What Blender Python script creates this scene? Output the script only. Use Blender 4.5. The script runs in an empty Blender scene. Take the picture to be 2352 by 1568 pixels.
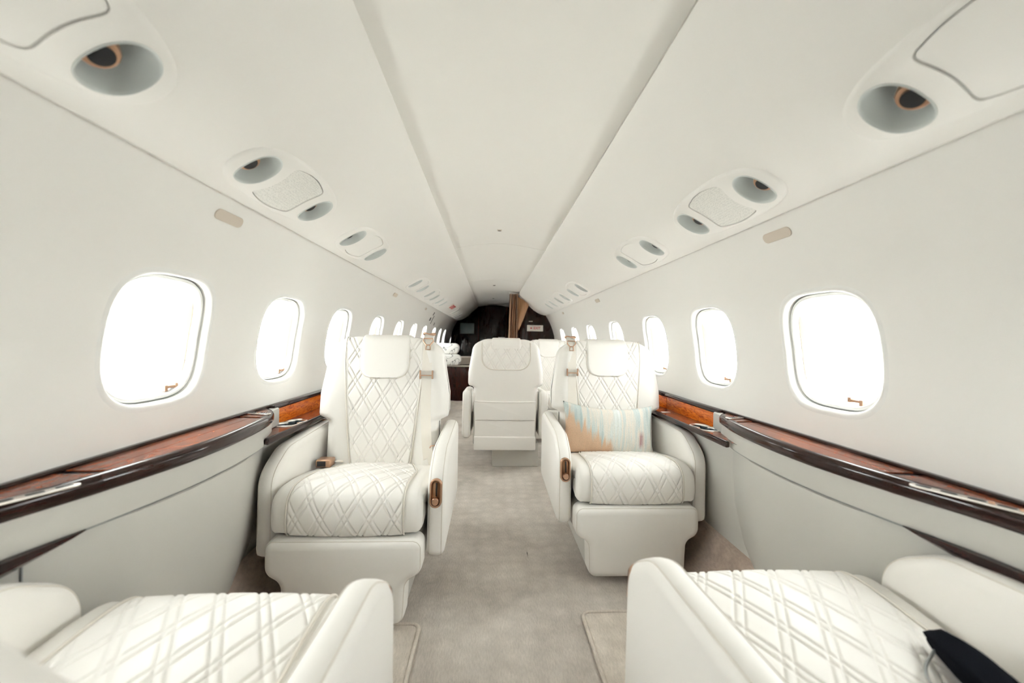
import bpy, bmesh, math, random
from math import sin, cos, pi, radians, sqrt, atan2, exp, floor
from mathutils import Vector, Matrix
from mathutils.geometry import delaunay_2d_cdt
random.seed(7)
S = bpy.context.scene
COL = S.collection

# ------------------------------------------------------------------ camera
CAM = bpy.data.cameras.new('camera')
CAM.sensor_fit = 'HORIZONTAL'
CAM.sensor_width = 36.0
CAM.lens = 36.0 * 915.0 / 2352.0
CAM.clip_start = 0.01
CAM.dof.use_dof = True
CAM.dof.focus_distance = 2.1
CAM.dof.aperture_fstop = 2.0
cam = bpy.data.objects.new('camera', CAM)
COL.objects.link(cam)
psi, th, rho = radians(2.947), radians(0.319), radians(1.1)
dv = Vector((sin(psi) * cos(th), cos(psi) * cos(th), -sin(th)))
r0 = Vector((cos(psi), -sin(psi), 0))
u0 = r0.cross(dv)
rv = r0 * cos(rho) + u0 * sin(rho)
uv = u0 * cos(rho) - r0 * sin(rho)
cam.matrix_world = Matrix(((rv.x, uv.x, -dv.x, -0.055), (rv.y, uv.y, -dv.y, 0.0), (rv.z, uv.z, -dv.z, 1.07), (0, 0, 0, 1)))
S.camera = cam

# ------------------------------------------------------------------ sky and exposure
world = bpy.data.worlds.new('sky')
S.world = world
world.use_nodes = True
bg = world.node_tree.nodes['Background']
bg.inputs[0].default_value = (0.99, 1.0, 0.985, 1)
bg.inputs[1].default_value = 9.0
S.view_settings.view_transform = 'Standard'
S.view_settings.look = 'None'
S.view_settings.gamma = 1
S.view_settings.use_curve_mapping = False
S.view_settings.exposure = 1.02
S.cycles.max_bounces = 10
S.cycles.diffuse_bounces = 7
S.cycles.glossy_bounces = 3
S.cycles.use_adaptive_sampling = True
S.cycles.adaptive_threshold = 0.08
S.cycles.adaptive_min_samples = 20
S.cycles.transparent_max_bounces = 12
S.cycles.sample_clamp_indirect = 8.0
S.cycles.caustics_reflective = False
S.cycles.caustics_refractive = False

# ------------------------------------------------------------------ helpers
def tag(o, label=None, cat=None, group=None, kind=None):
    if label: o['label'] = label
    if cat: o['category'] = cat
    if group: o['group'] = group
    if kind: o['kind'] = kind
    return o

def empty(name, loc=(0, 0, 0), rz=0.0):
    o = bpy.data.objects.new(name, None)
    o.location = loc
    o.rotation_euler = (0, 0, rz)
    o.empty_display_size = 0.1
    COL.objects.link(o)
    return o

def link(name, me, parent=None, mat=None):
    o = bpy.data.objects.new(name, me)
    COL.objects.link(o)
    if parent: o.parent = parent
    if mat is not None and not me.materials: me.materials.append(mat)
    return o

def tomesh(name, verts, faces, smooth=True, fix=True, sharp=None):
    me = bpy.data.meshes.new(name)
    me.from_pydata([tuple(v) for v in verts], [], faces)
    me.update()
    if fix:
        bm = bmesh.new(); bm.from_mesh(me)
        bmesh.ops.remove_doubles(bm, verts=bm.verts, dist=1e-6)
        bmesh.ops.recalc_face_normals(bm, faces=bm.faces)
        if sharp:
            a = radians(sharp)
            for e in bm.edges:
                if len(e.link_faces) == 2 and e.calc_face_angle(0) > a: e.smooth = False
        bm.to_mesh(me); bm.free()
    if smooth:
        me.polygons.foreach_set('use_smooth', [True] * len(me.polygons))
    return me

def obj(name, verts, faces, mat, parent=None, smooth=True, sharp=None):
    return link(name, tomesh(name, verts, faces, smooth, True, sharp), parent, mat)

class MB:
    def __init__(s): s.v = []; s.f = []
    def add(s, v, f):
        n = len(s.v); s.v += [tuple(p) for p in v]; s.f += [tuple(i + n for i in q) for q in f]; return s
    def box(s, x0, x1, y0, y1, z0, z1):
        v = [(x, y, z) for x in (x0, x1) for y in (y0, y1) for z in (z0, z1)]
        return s.add(v, [(0, 1, 3, 2), (4, 6, 7, 5), (0, 4, 5, 1), (2, 3, 7, 6), (0, 2, 6, 4), (1, 5, 7, 3)])
    def build(s, name, mat, parent=None, smooth=False, sharp=None):
        return obj(name, s.v, s.f, mat, parent, smooth, sharp)

def rbox_mesh(name, x0, x1, y0, y1, z0, z1, r=0.01, seg=3):
    bm = bmesh.new()
    bmesh.ops.create_cube(bm, size=1)
    for v in bm.verts:
        v.co = Vector(((x0 + x1) / 2 + v.co.x * (x1 - x0), (y0 + y1) / 2 + v.co.y * (y1 - y0), (z0 + z1) / 2 + v.co.z * (z1 - z0)))
    bmesh.ops.bevel(bm, geom=list(bm.edges), offset=r, segments=seg, profile=0.5, affect='EDGES')
    me = bpy.data.meshes.new(name); bm.to_mesh(me); bm.free()
    me.polygons.foreach_set('use_smooth', [True] * len(me.polygons))
    return me

def rbox(name, x0, x1, y0, y1, z0, z1, mat, parent=None, r=0.01, seg=3):
    return link(name, rbox_mesh(name, x0, x1, y0, y1, z0, z1, r, seg), parent, mat)

def spline(pts, n):
    """Catmull-Rom through 2-D/3-D points, n samples, evenly spaced by arc length."""
    P = [Vector(p) for p in pts]
    P = [P[0] * 2 - P[1]] + P + [P[-1] * 2 - P[-2]]
    out = []
    for i in range(1, len(P) - 2):
        for k in range(24):
            t = k / 24
            a, b, c, d = P[i - 1], P[i], P[i + 1], P[i + 2]
            out.append(0.5 * ((2 * b) + (c - a) * t + (2 * a - 5 * b + 4 * c - d) * t * t + (3 * b - a - 3 * c + d) * t ** 3))
    out.append(P[-2])
    return resample(out, n)

def resample(pts, n):
    L = [0.0]
    for a, b in zip(pts, pts[1:]): L.append(L[-1] + (b - a).length)
    res = []; j = 0
    for k in range(n):
        s = L[-1] * k / (n - 1)
        while j < len(L) - 2 and L[j + 1] < s: j += 1
        d = L[j + 1] - L[j]
        t = 0 if d == 0 else min(1, (s - L[j]) / d)
        res.append(pts[j].lerp(pts[j + 1], t))
    return res

def tube_data(path, rad, k=8, closed=False, cap=True):
    P = [Vector(p) for p in path]; n = len(P); V = []; F = []
    up = Vector((0.137, 0.271, 0.953))
    prev = None
    for i in range(n):
        a = P[i - 1] if (i or closed) else P[i]
        b = P[(i + 1) % n] if (i < n - 1 or closed) else P[i]
        t = (b - a).normalized()
        if prev is None:
            s = t.cross(up).normalized()
        else:
            s = (prev - t * prev.dot(t)).normalized()
        prev = s
        w = t.cross(s)
        for j in range(k):
            q = 2 * pi * j / k
            V.append(P[i] + (s * cos(q) + w * sin(q)) * rad)
    m = n if closed else n - 1
    for i in range(m):
        for j in range(k):
            F.append((i * k + j, i * k + (j + 1) % k, ((i + 1) % n) * k + (j + 1) % k, ((i + 1) % n) * k + j))
    if cap and not closed:
        F.append(tuple(range(k))); F.append(tuple(range((n - 1) * k, n * k)))
    return V, F

def tube(name, path, rad, mat, parent=None, k=8, closed=False):
    v, f = tube_data(path, rad, k, closed)
    return obj(name, v, f, mat, parent)

def offset_loop(pts, d):
    """inward offset of a CCW 2-D loop"""
    n = len(pts); out = []
    for i in range(n):
        a, b, c = pts[i - 1], pts[i], pts[(i + 1) % n]
        t = Vector((c[0] - a[0], c[1] - a[1]))
        if t.length < 1e-9: t = Vector((1, 0))
        t.normalize()
        out.append((b[0] - t.y * d, b[1] + t.x * d))
    return out

def puff_data(loop, t0, t1, r, mapf, seg=4, both=True):
    """extrude a CCW loop from depth t0 to t1 with rounded edges; mapf(a,b,t)->xyz"""
    rings = []
    for k in range(seg + 1):
        q = pi / 2 * k / seg
        rings.append((r * (1 - sin(q)), t0 + r * (1 - cos(q))))
    if both:
        for k in range(seg + 1):
            q = pi / 2 * (1 - k / seg)
            rings.append((r * (1 - sin(q)), t1 - r * (1 - cos(q))))
    else:
        rings.append((0, t1))
    V = []; F = []; n = len(loop)
    for off, t in rings:
        L = offset_loop(loop, off) if off > 1e-9 else loop
        V += [mapf(p[0], p[1], t) for p in L]
    for i in range(len(rings) - 1):
        for j in range(n):
            F.append((i * n + j, i * n + (j + 1) % n, (i + 1) * n + (j + 1) % n, (i + 1) * n + j))
    F.append(tuple(range(n)))
    F.append(tuple(range((len(rings) - 1) * n, len(rings) * n)))
    return V, F

def rrect(w, h, r, seg=6, cx=0, cy=0):
    out = []
    for (sx, sy, a0) in ((1, 1, 0), (-1, 1, 90), (-1, -1, 180), (1, -1, 270)):
        for k in range(seg + 1):
            a = radians(a0 + 90 * k / seg)
            out.append((cx + sx * (w / 2 - r) + r * cos(a), cy + sy * (h / 2 - r) + r * sin(a)))
    return out

def superloop(w, h, n, k=64, cx=0, cy=0):
    out = []
    for i in range(k):
        a = 2 * pi * i / k
        c, s = cos(a), sin(a)
        out.append((cx + w / 2 * math.copysign(abs(c) ** (2 / n), c), cy + h / 2 * math.copysign(abs(s) ** (2 / n), s)))
    return out

def round_poly(pts, radii, seg=6):
    """round the corners of a CCW/CW polygon"""
    out = []; n = len(pts)
    for i in range(n):
        p = Vector(pts[i]); a = Vector(pts[i - 1]); b = Vector(pts[(i + 1) % n]); r = radii[i]
        if r <= 0: out.append(tuple(p)); continue
        u = (a - p).normalized(); v = (b - p).normalized()
        ang = u.angle(v); d = r / math.tan(ang / 2)
        d = min(d, (a - p).length * 0.49, (b - p).length * 0.49); rr = d * math.tan(ang / 2)
        c = p + (u + v).normalized() * (rr / sin(ang / 2))
        s0 = p + u * d - c; s1 = p + v * d - c
        a0 = atan2(s0.y, s0.x); a1 = atan2(s1.y, s1.x)
        da = (a1 - a0 + pi) % (2 * pi) - pi
        for k in range(seg + 1):
            q = a0 + da * k / seg
            out.append((c.x + rr * cos(q), c.y + rr * sin(q)))
    return out

def dens(loop, step):
    out = []
    n = len(loop)
    for i in range(n):
        a, b = Vector(loop[i]), Vector(loop[(i + 1) % n])
        m = max(1, int((b - a).length / step))
        for k in range(m): out.append(tuple(a.lerp(b, k / m)))
    return out

def inside(p, loop):
    x, y = p; c = False; n = len(loop); j = n - 1
    for i in range(n):
        xi, yi = loop[i][0], loop[i][1]; xj, yj = loop[j][0], loop[j][1]
        if (yi > y) != (yj > y) and x < (xj - xi) * (y - yi) / (yj - yi) + xi: c = not c
        j = i
    return c

def cdt_sheet(outline, holes, pts):
    """triangulate an outline with holes; returns 2-D verts and tris"""
    V = [Vector(p) for p in outline]; E = [(i, (i + 1) % len(outline)) for i in range(len(outline))]
    for h in holes:
        n = len(V); V += [Vector(p) for p in h]; E += [(n + i, n + (i + 1) % len(h)) for i in range(len(h))]
    V += [Vector(p) for p in pts]
    v, e, f, *_ = delaunay_2d_cdt(V, E, [], 0, 1e-5)
    bb = [(min(q[0] for q in h), max(q[0] for q in h), min(q[1] for q in h), max(q[1] for q in h)) for h in holes]
    F = []
    for t in f:
        cx = sum(v[i].x for i in t) / 3; cy = sum(v[i].y for i in t) / 3
        bad = False
        for h, b in zip(holes, bb):
            if b[0] < cx < b[1] and b[2] < cy < b[3] and inside((cx, cy), h): bad = True; break
        if not bad and inside((cx, cy), outline): F.append(tuple(t))
    return v, F

# ------------------------------------------------------------------ materials
def base_mat(name):
    m = bpy.data.materials.new(name); m.use_nodes = True
    nt = m.node_tree; b = nt.nodes['Principled BSDF']
    return m, nt, b
def N(nt, t, **kw):
    n = nt.nodes.new(t)
    for k, v in kw.items():
        if k in n.inputs: n.inputs[k].default_value = v
        else: setattr(n, k, v)
    return n
def ramp(nt, stops):
    r = nt.nodes.new('ShaderNodeValToRGB'); cr = r.color_ramp
    while len(cr.elements) < len(stops): cr.elements.new(0.5)
    for e, (p, c) in zip(cr.elements, stops): e.position = p; e.color = (*c, 1)
    return r
def plain(name, col, rough=0.5, metal=0.0, bump=0.0, bscale=200.0, spec=0.5, coat=0.0, var=0.0):
    m, nt, b = base_mat(name)
    b.inputs['Base Color'].default_value = (*col, 1)
    b.inputs['Roughness'].default_value = rough
    b.inputs['Metallic'].default_value = metal
    b.inputs['Specular IOR Level'].default_value = spec
    b.inputs['Coat Weight'].default_value = coat
    if bump or var:
        tc = N(nt, 'ShaderNodeTexCoord')
        no = N(nt, 'ShaderNodeTexNoise', Scale=bscale, Detail=3.0)
        nt.links.new(tc.outputs['Object'], no.inputs['Vector'])
        if bump:
            bp = N(nt, 'ShaderNodeBump', Strength=bump, Distance=0.002)
            nt.links.new(no.outputs['Fac'], bp.inputs['Height'])
            nt.links.new(bp.outputs['Normal'], b.inputs['Normal'])
        if var:
            r = ramp(nt, [(0.3, tuple(c * (1 - var) for c in col)), (0.7, col)])
            n2 = N(nt, 'ShaderNodeTexNoise', Scale=6.0, Detail=4.0)
            nt.links.new(tc.outputs['Object'], n2.inputs['Vector'])
            nt.links.new(n2.outputs['Fac'], r.inputs['Fac'])
            nt.links.new(r.outputs['Color'], b.inputs['Base Color'])
    return m

M = {}
M['wall'] = plain('wall_white', (0.83, 0.82, 0.79), 0.55)
M['ceil'] = plain('ceiling_white', (0.83, 0.815, 0.775), 0.6)
M['bin'] = plain('panel_white', (0.83, 0.815, 0.78), 0.5)
M['reveal'] = plain('reveal_white', (0.83, 0.83, 0.81), 0.35)
M['shadow_grey'] = plain('gap_shadow_cord_grey', (0.28, 0.29, 0.28), 0.5)  # gap shade put into a grey; also the drawstring's own colour
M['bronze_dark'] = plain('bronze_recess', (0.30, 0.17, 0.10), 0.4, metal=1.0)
M['shade'] = plain('shade_cream', (0.42, 0.29, 0.20), 0.7)
M['leather'] = plain('cream_leather', (0.86, 0.84, 0.80), 0.45)
M['pipe'] = plain('leather_piping', (0.74, 0.70, 0.63), 0.45)
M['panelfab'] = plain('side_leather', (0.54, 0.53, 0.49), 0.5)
M['webbing'] = plain('belt_webbing', (0.82, 0.78, 0.71), 0.7, bump=0.25, bscale=1500)
M['bronze'] = plain('rose_bronze', (0.58, 0.37, 0.25), 0.33, metal=1.0)
M['steel'] = plain('brushed_steel', (0.72, 0.69, 0.64), 0.3, metal=1.0)
M['dark'] = plain('black_plastic', (0.012, 0.013, 0.015), 0.4)
M['blue'] = plain('cup_liner', (0.02, 0.045, 0.06), 0.3)
M['shellgrey'] = plain('seat_base_paint', (0.62, 0.61, 0.57), 0.5)
M['plate'] = plain('beige_plate', (0.62, 0.55, 0.47), 0.6)
M['black_cloth'] = plain('black_cloth', (0.004, 0.005, 0.008), 1.0, bump=0.3, bscale=300, spec=0.1)
M['red'] = plain('sign_red', (0.62, 0.02, 0.03), 0.5)
M['sign'] = plain('sign_face', (0.80, 0.78, 0.72), 0.4)
M['ink'] = plain('print_black', (0.03, 0.03, 0.03), 0.6)
M['screen'] = plain('screen_glass', (0.20, 0.27, 0.265), 0.12, spec=0.6)
M['cup'] = plain('light_cup', (0.62, 0.65, 0.63), 0.4)

def wood(name, stops, scale, stretch, rough=0.18, coat=0.0, dist=3.0, spec=0.4):
    m, nt, b = base_mat(name)
    tc = N(nt, 'ShaderNodeTexCoord'); mp = N(nt, 'ShaderNodeMapping')
    mp.inputs['Scale'].default_value = stretch
    nt.links.new(tc.outputs['Object'], mp.inputs['Vector'])
    no = N(nt, 'ShaderNodeTexNoise', Scale=scale, Detail=6.0, Roughness=0.6, Distortion=dist)
    nt.links.new(mp.outputs['Vector'], no.inputs['Vector'])
    r = ramp(nt, stops); nt.links.new(no.outputs['Fac'], r.inputs['Fac'])
    nt.links.new(r.outputs['Color'], b.inputs['Base Color'])
    b.inputs['Roughness'].default_value = rough
    b.inputs['Coat Weight'].default_value = coat
    b.inputs['Coat Roughness'].default_value = 0.05
    b.inputs['Specular IOR Level'].default_value = spec
    return m
M['wood_top'] = wood('burl_lid', [(0.30, (0.07, 0.018, 0.010)), (0.50, (0.23, 0.055, 0.020)), (0.70, (0.36, 0.10, 0.034))], 9, (1.6, 0.9, 1.6))
M['wood_edge'] = wood('dark_edge', [(0.35, (0.012, 0.004, 0.004)), (0.7, (0.035, 0.012, 0.009))], 12, (2, 0.6, 2), rough=0.12, spec=0.5)
M['wood_fascia'] = wood('orange_fascia', [(0.34, (0.26, 0.035, 0.003)), (0.46, (0.62, 0.13, 0.008)), (0.62, (0.78, 0.20, 0.014))], 10, (1.5, 1.5, 9.0), dist=1.6, rough=0.25)
M['wood_bulk'] = wood('bulkhead_veneer', [(0.35, (0.008, 0.004, 0.004)), (0.7, (0.035, 0.012, 0.010))], 3.0, (3, 3, 0.7), rough=0.10, spec=0.5)
M['wood_cred'] = wood('credenza_veneer', [(0.35, (0.016, 0.004, 0.003)), (0.7, (0.07, 0.018, 0.012))], 5.0, (3, 3, 0.6), rough=0.15)

def carpet_mat(name, c0, c1, c2):
    m, nt, b = base_mat(name)
    tc = N(nt, 'ShaderNodeTexCoord')
    n1 = N(nt, 'ShaderNodeTexNoise', Scale=2.6, Detail=5.0, Roughness=0.62)
    n2 = N(nt, 'ShaderNodeTexNoise', Scale=420.0, Detail=2.0)
    mp = N(nt, 'ShaderNodeMapping'); mp.inputs['Rotation'].default_value = (0, 0, radians(38)); mp.inputs['Scale'].default_value = (190, 50, 1)
    n3 = N(nt, 'ShaderNodeTexNoise', Scale=1.0, Detail=1.0)
    vo = N(nt, 'ShaderNodeTexVoronoi', Scale=13.0); vo.inputs['Randomness'].default_value = 0.45
    for n in (n1, n2, vo): nt.links.new(tc.outputs['Object'], n.inputs['Vector'])
    nt.links.new(tc.outputs['Object'], mp.inputs['Vector']); nt.links.new(mp.outputs['Vector'], n3.inputs['Vector'])
    r = ramp(nt, [(0.30, c0), (0.52, c1), (0.72, c2)])
    nt.links.new(n1.outputs['Fac'], r.inputs['Fac'])
    mx = N(nt, 'ShaderNodeMix', data_type='RGBA', blend_type='MULTIPLY'); mx.inputs['Factor'].default_value = 0.55
    r2 = ramp(nt, [(0.25, (0.55, 0.55, 0.55)), (0.75, (1.15, 1.15, 1.15))])
    ad = N(nt, 'ShaderNodeMath', operation='ADD'); hf = N(nt, 'ShaderNodeMath', operation='MULTIPLY'); hf.inputs[1].default_value = 0.5
    nt.links.new(n2.outputs['Fac'], ad.inputs[0]); nt.links.new(n3.outputs['Fac'], ad.inputs[1]); nt.links.new(ad.outputs[0], hf.inputs[0])
    nt.links.new(hf.outputs[0], r2.inputs['Fac'])
    nt.links.new(r.outputs['Color'], mx.inputs['A']); nt.links.new(r2.outputs['Color'], mx.inputs['B'])
    mx2 = N(nt, 'ShaderNodeMix', data_type='RGBA', blend_type='MULTIPLY'); mx2.inputs['Factor'].default_value = 0.42
    r3 = ramp(nt, [(0.1, (1.14, 1.14, 1.14)), (0.6, (0.84, 0.84, 0.84))])
    nt.links.new(vo.outputs['Distance'], r3.inputs['Fac'])
    nt.links.new(mx.outputs['Result'], mx2.inputs['A']); nt.links.new(r3.outputs['Color'], mx2.inputs['B'])
    nt.links.new(mx2.outputs['Result'], b.inputs['Base Color'])
    b.inputs['Roughness'].default_value = 0.95; b.inputs['Specular IOR Level'].default_value = 0.1
    bp = N(nt, 'ShaderNodeBump', Strength=0.6, Distance=0.004)
    nt.links.new(hf.outputs[0], bp.inputs['Height']); nt.links.new(bp.outputs['Normal'], b.inputs['Normal'])
    return m
M['carpet'] = carpet_mat('carpet_grey', (0.47, 0.425, 0.375), (0.61, 0.56, 0.505), (0.69, 0.64, 0.585))
M['mat'] = carpet_mat('carpet_mat', (0.56, 0.50, 0.43), (0.69, 0.625, 0.55), (0.74, 0.68, 0.61))
M['kick'] = carpet_mat('carpet_side_shaded', (0.44, 0.35, 0.29), (0.55, 0.45, 0.38), (0.60, 0.50, 0.43))  # browner carpet tone with the shadow at the floor's sides put into it

def glass_mat():
    m, nt, b = base_mat('window_acrylic')
    nt.nodes.remove(b)
    out = nt.nodes['Material Output']
    t = N(nt, 'ShaderNodeBsdfTransparent'); g = N(nt, 'ShaderNodeBsdfGlossy', Roughness=0.02)
    t.inputs[0].default_value = (0.96, 0.98, 0.98, 1)
    mx = N(nt, 'ShaderNodeMixShader'); mx.inputs[0].default_value = 0.05
    nt.links.new(t.outputs[0], mx.inputs[1]); nt.links.new(g.outputs[0], mx.inputs[2]); nt.links.new(mx.outputs[0], out.inputs[0])
    return m
M['glass'] = glass_mat()

def grille_mat():
    m, nt, b = base_mat('speaker_mesh')
    tc = N(nt, 'ShaderNodeTexCoord'); vo = N(nt, 'ShaderNodeTexVoronoi', Scale=240.0)
    vo.inputs['Randomness'].default_value = 0.6
    nt.links.new(tc.outputs['Object'], vo.inputs['Vector'])
    r = ramp(nt, [(0.20, (0.55, 0.55, 0.52)), (0.45, (0.78, 0.77, 0.73))])
    nt.links.new(vo.outputs['Distance'], r.inputs['Fac']); nt.links.new(r.outputs['Color'], b.inputs['Base Color'])
    b.inputs['Roughness'].default_value = 0.5
    return m
M['grille'] = grille_mat()

def fabric_curtain():
    m, nt, b = base_mat('tan_curtain')
    tc = N(nt, 'ShaderNodeTexCoord'); mp = N(nt, 'ShaderNodeMapping'); mp.inputs['Scale'].default_value = (60, 60, 4)
    no = N(nt, 'ShaderNodeTexNoise', Scale=1.0, Detail=3.0)
    nt.links.new(tc.outputs['Object'], mp.inputs['Vector']); nt.links.new(mp.outputs['Vector'], no.inputs['Vector'])
    r = ramp(nt, [(0.3, (0.36, 0.19, 0.095)), (0.7, (0.52, 0.30, 0.16))])
    nt.links.new(no.outputs['Fac'], r.inputs['Fac']); nt.links.new(r.outputs['Color'], b.inputs['Base Color'])
    b.inputs['Roughness'].default_value = 0.6; b.inputs['Sheen Weight'].default_value = 0.3
    return m
M['curtain'] = fabric_curtain()

def pillow_mat():
    """vertical dry-brush streaks: pale blue field, peach rising from the lower left, rose stroke at right"""
    m, nt, b = base_mat('painted_cushion_fabric')
    tc = N(nt, 'ShaderNodeTexCoord'); sp = N(nt, 'ShaderNodeSeparateXYZ')
    nt.links.new(tc.outputs['Object'], sp.inputs[0])
    mp = N(nt, 'ShaderNodeMapping'); mp.inputs['Scale'].default_value = (34, 1, 2.2)
    nt.links.new(tc.outputs['Object'], mp.inputs['Vector'])
    st = N(nt, 'ShaderNodeTexNoise', Scale=1.0, Detail=4.0, Roughness=0.65); nt.links.new(mp.outputs['Vector'], st.inputs['Vector'])
    fine = N(nt, 'ShaderNodeTexNoise', Scale=260.0, Detail=2.0); nt.links.new(tc.outputs['Object'], fine.inputs['Vector'])
    mp2 = N(nt, 'ShaderNodeMapping'); mp2.inputs['Scale'].default_value = (9, 1, 1.2); mp2.inputs['Location'].default_value = (3.1, 0, 1.7)
    nt.links.new(tc.outputs['Object'], mp2.inputs['Vector'])
    st2 = N(nt, 'ShaderNodeTexNoise', Scale=1.0, Detail=2.0); nt.links.new(mp2.outputs['Vector'], st2.inputs['Vector'])
    field = ramp(nt, [(0.36, (0.40, 0.50, 0.50)), (0.45, (0.56, 0.62, 0.60)), (0.52, (0.74, 0.68, 0.60)), (0.57, (0.62, 0.66, 0.63)), (0.66, (0.74, 0.77, 0.75))])
    ml = N(nt, 'ShaderNodeMath', operation='MULTIPLY_ADD'); ml.inputs[1].default_value = 0.55
    nt.links.new(st.outputs['Fac'], ml.inputs[0])
    h2 = N(nt, 'ShaderNodeMath', operation='MULTIPLY'); h2.inputs[1].default_value = 0.45
    nt.links.new(st2.outputs['Fac'], h2.inputs[0]); nt.links.new(h2.outputs[0], ml.inputs[2])
    nt.links.new(ml.outputs[0], field.inputs['Fac'])
    # peach mask: left side, lower; edge broken by streaks
    def math(op, a, bb, cc=None):
        n = N(nt, 'ShaderNodeMath', operation=op)
        for i, q in enumerate((a, bb, cc)):
            if q is None: continue
            if isinstance(q, (int, float)): n.inputs[i].default_value = q
            else: nt.links.new(q, n.inputs[i])
        return n.outputs[0]
    stk = math('MULTIPLY_ADD', st.outputs['Fac'], 0.30, -0.15)
    e = math('ADD', math('MULTIPLY_ADD', sp.outputs['X'], -0.72, -0.085), math('MULTIPLY', sp.outputs['Z'], -1.0))
    e = math('ADD', e, stk)
    mk = N(nt, 'ShaderNodeMapRange'); mk.inputs['From Min'].default_value = -0.012; mk.inputs['From Max'].default_value = 0.03
    nt.links.new(e, mk.inputs['Value'])
    xl = N(nt, 'ShaderNodeMapRange'); xl.inputs['From Min'].default_value = 0.03; xl.inputs['From Max'].default_value = 0.0
    nt.links.new(sp.outputs['X'], xl.inputs['Value'])
    pm = math('MULTIPLY', mk.outputs[0], xl.outputs[0]); pm = math('MULTIPLY', pm, 0.88)
    mx = N(nt, 'ShaderNodeMix', data_type='RGBA'); mx.inputs['B'].default_value = (0.66, 0.43, 0.27, 1)
    nt.links.new(pm, mx.inputs['Factor']); nt.links.new(field.outputs['Color'], mx.inputs['A'])
    # rose stroke
    dx = math('ABSOLUTE', math('ADD', math('ADD', sp.outputs['X'], -0.165), math('MULTIPLY', stk, 0.12)), 0.0)
    rx = N(nt, 'ShaderNodeMapRange'); rx.inputs['From Min'].default_value = 0.016; rx.inputs['From Max'].default_value = 0.004
    nt.links.new(dx, rx.inputs['Value'])
    dz = math('ABSOLUTE', math('ADD', sp.outputs['Z'], 0.055), 0.0)
    rz = N(nt, 'ShaderNodeMapRange'); rz.inputs['From Min'].default_value = 0.05; rz.inputs['From Max'].default_value = 0.02
    nt.links.new(dz, rz.inputs['Value'])
    rm = math('MULTIPLY', math('MULTIPLY', rx.outputs[0], rz.outputs[0]), 0.75)
    mx2 = N(nt, 'ShaderNodeMix', data_type='RGBA'); mx2.inputs['B'].default_value = (0.36, 0.13, 0.14, 1)
    nt.links.new(rm, mx2.inputs['Factor']); nt.links.new(mx.outputs['Result'], mx2.inputs['A'])
    gm = N(nt, 'ShaderNodeMix', data_type='RGBA', blend_type='MULTIPLY'); gm.inputs['Factor'].default_value = 0.35
    gr = ramp(nt, [(0.35, (0.75, 0.75, 0.75)), (0.6, (1.05, 1.05, 1.05))])
    nt.links.new(fine.outputs['Fac'], gr.inputs['Fac']); nt.links.new(mx2.outputs['Result'], gm.inputs['A']); nt.links.new(gr.outputs['Color'], gm.inputs['B'])
    nt.links.new(gm.outputs['Result'], b.inputs['Base Color'])
    b.inputs['Roughness'].default_value = 0.85
    bp = N(nt, 'ShaderNodeBump', Strength=0.4, Distance=0.002)
    nt.links.new(fine.outputs['Fac'], bp.inputs['Height']); nt.links.new(bp.outputs['Normal'], b.inputs['Normal'])
    return m
M['pillow'] = pillow_mat()

def vein_mat():
    m, nt, b = base_mat('white_veined_fabric')
    tc = N(nt, 'ShaderNodeTexCoord')
    no = N(nt, 'ShaderNodeTexNoise', Scale=7.0, Detail=1.0, Distortion=0.6)
    nt.links.new(tc.outputs['Object'], no.inputs['Vector'])
    r = ramp(nt, [(0.485, (0.78, 0.77, 0.73)), (0.495, (0.04, 0.05, 0.05)), (0.503, (0.04, 0.05, 0.05)), (0.513, (0.78, 0.77, 0.73))])
    nt.links.new(no.outputs['Fac'], r.inputs['Fac']); nt.links.new(r.outputs['Color'], b.inputs['Base Color'])
    b.inputs['Roughness'].default_value = 0.8
    return m
M['vein'] = vein_mat()

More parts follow.
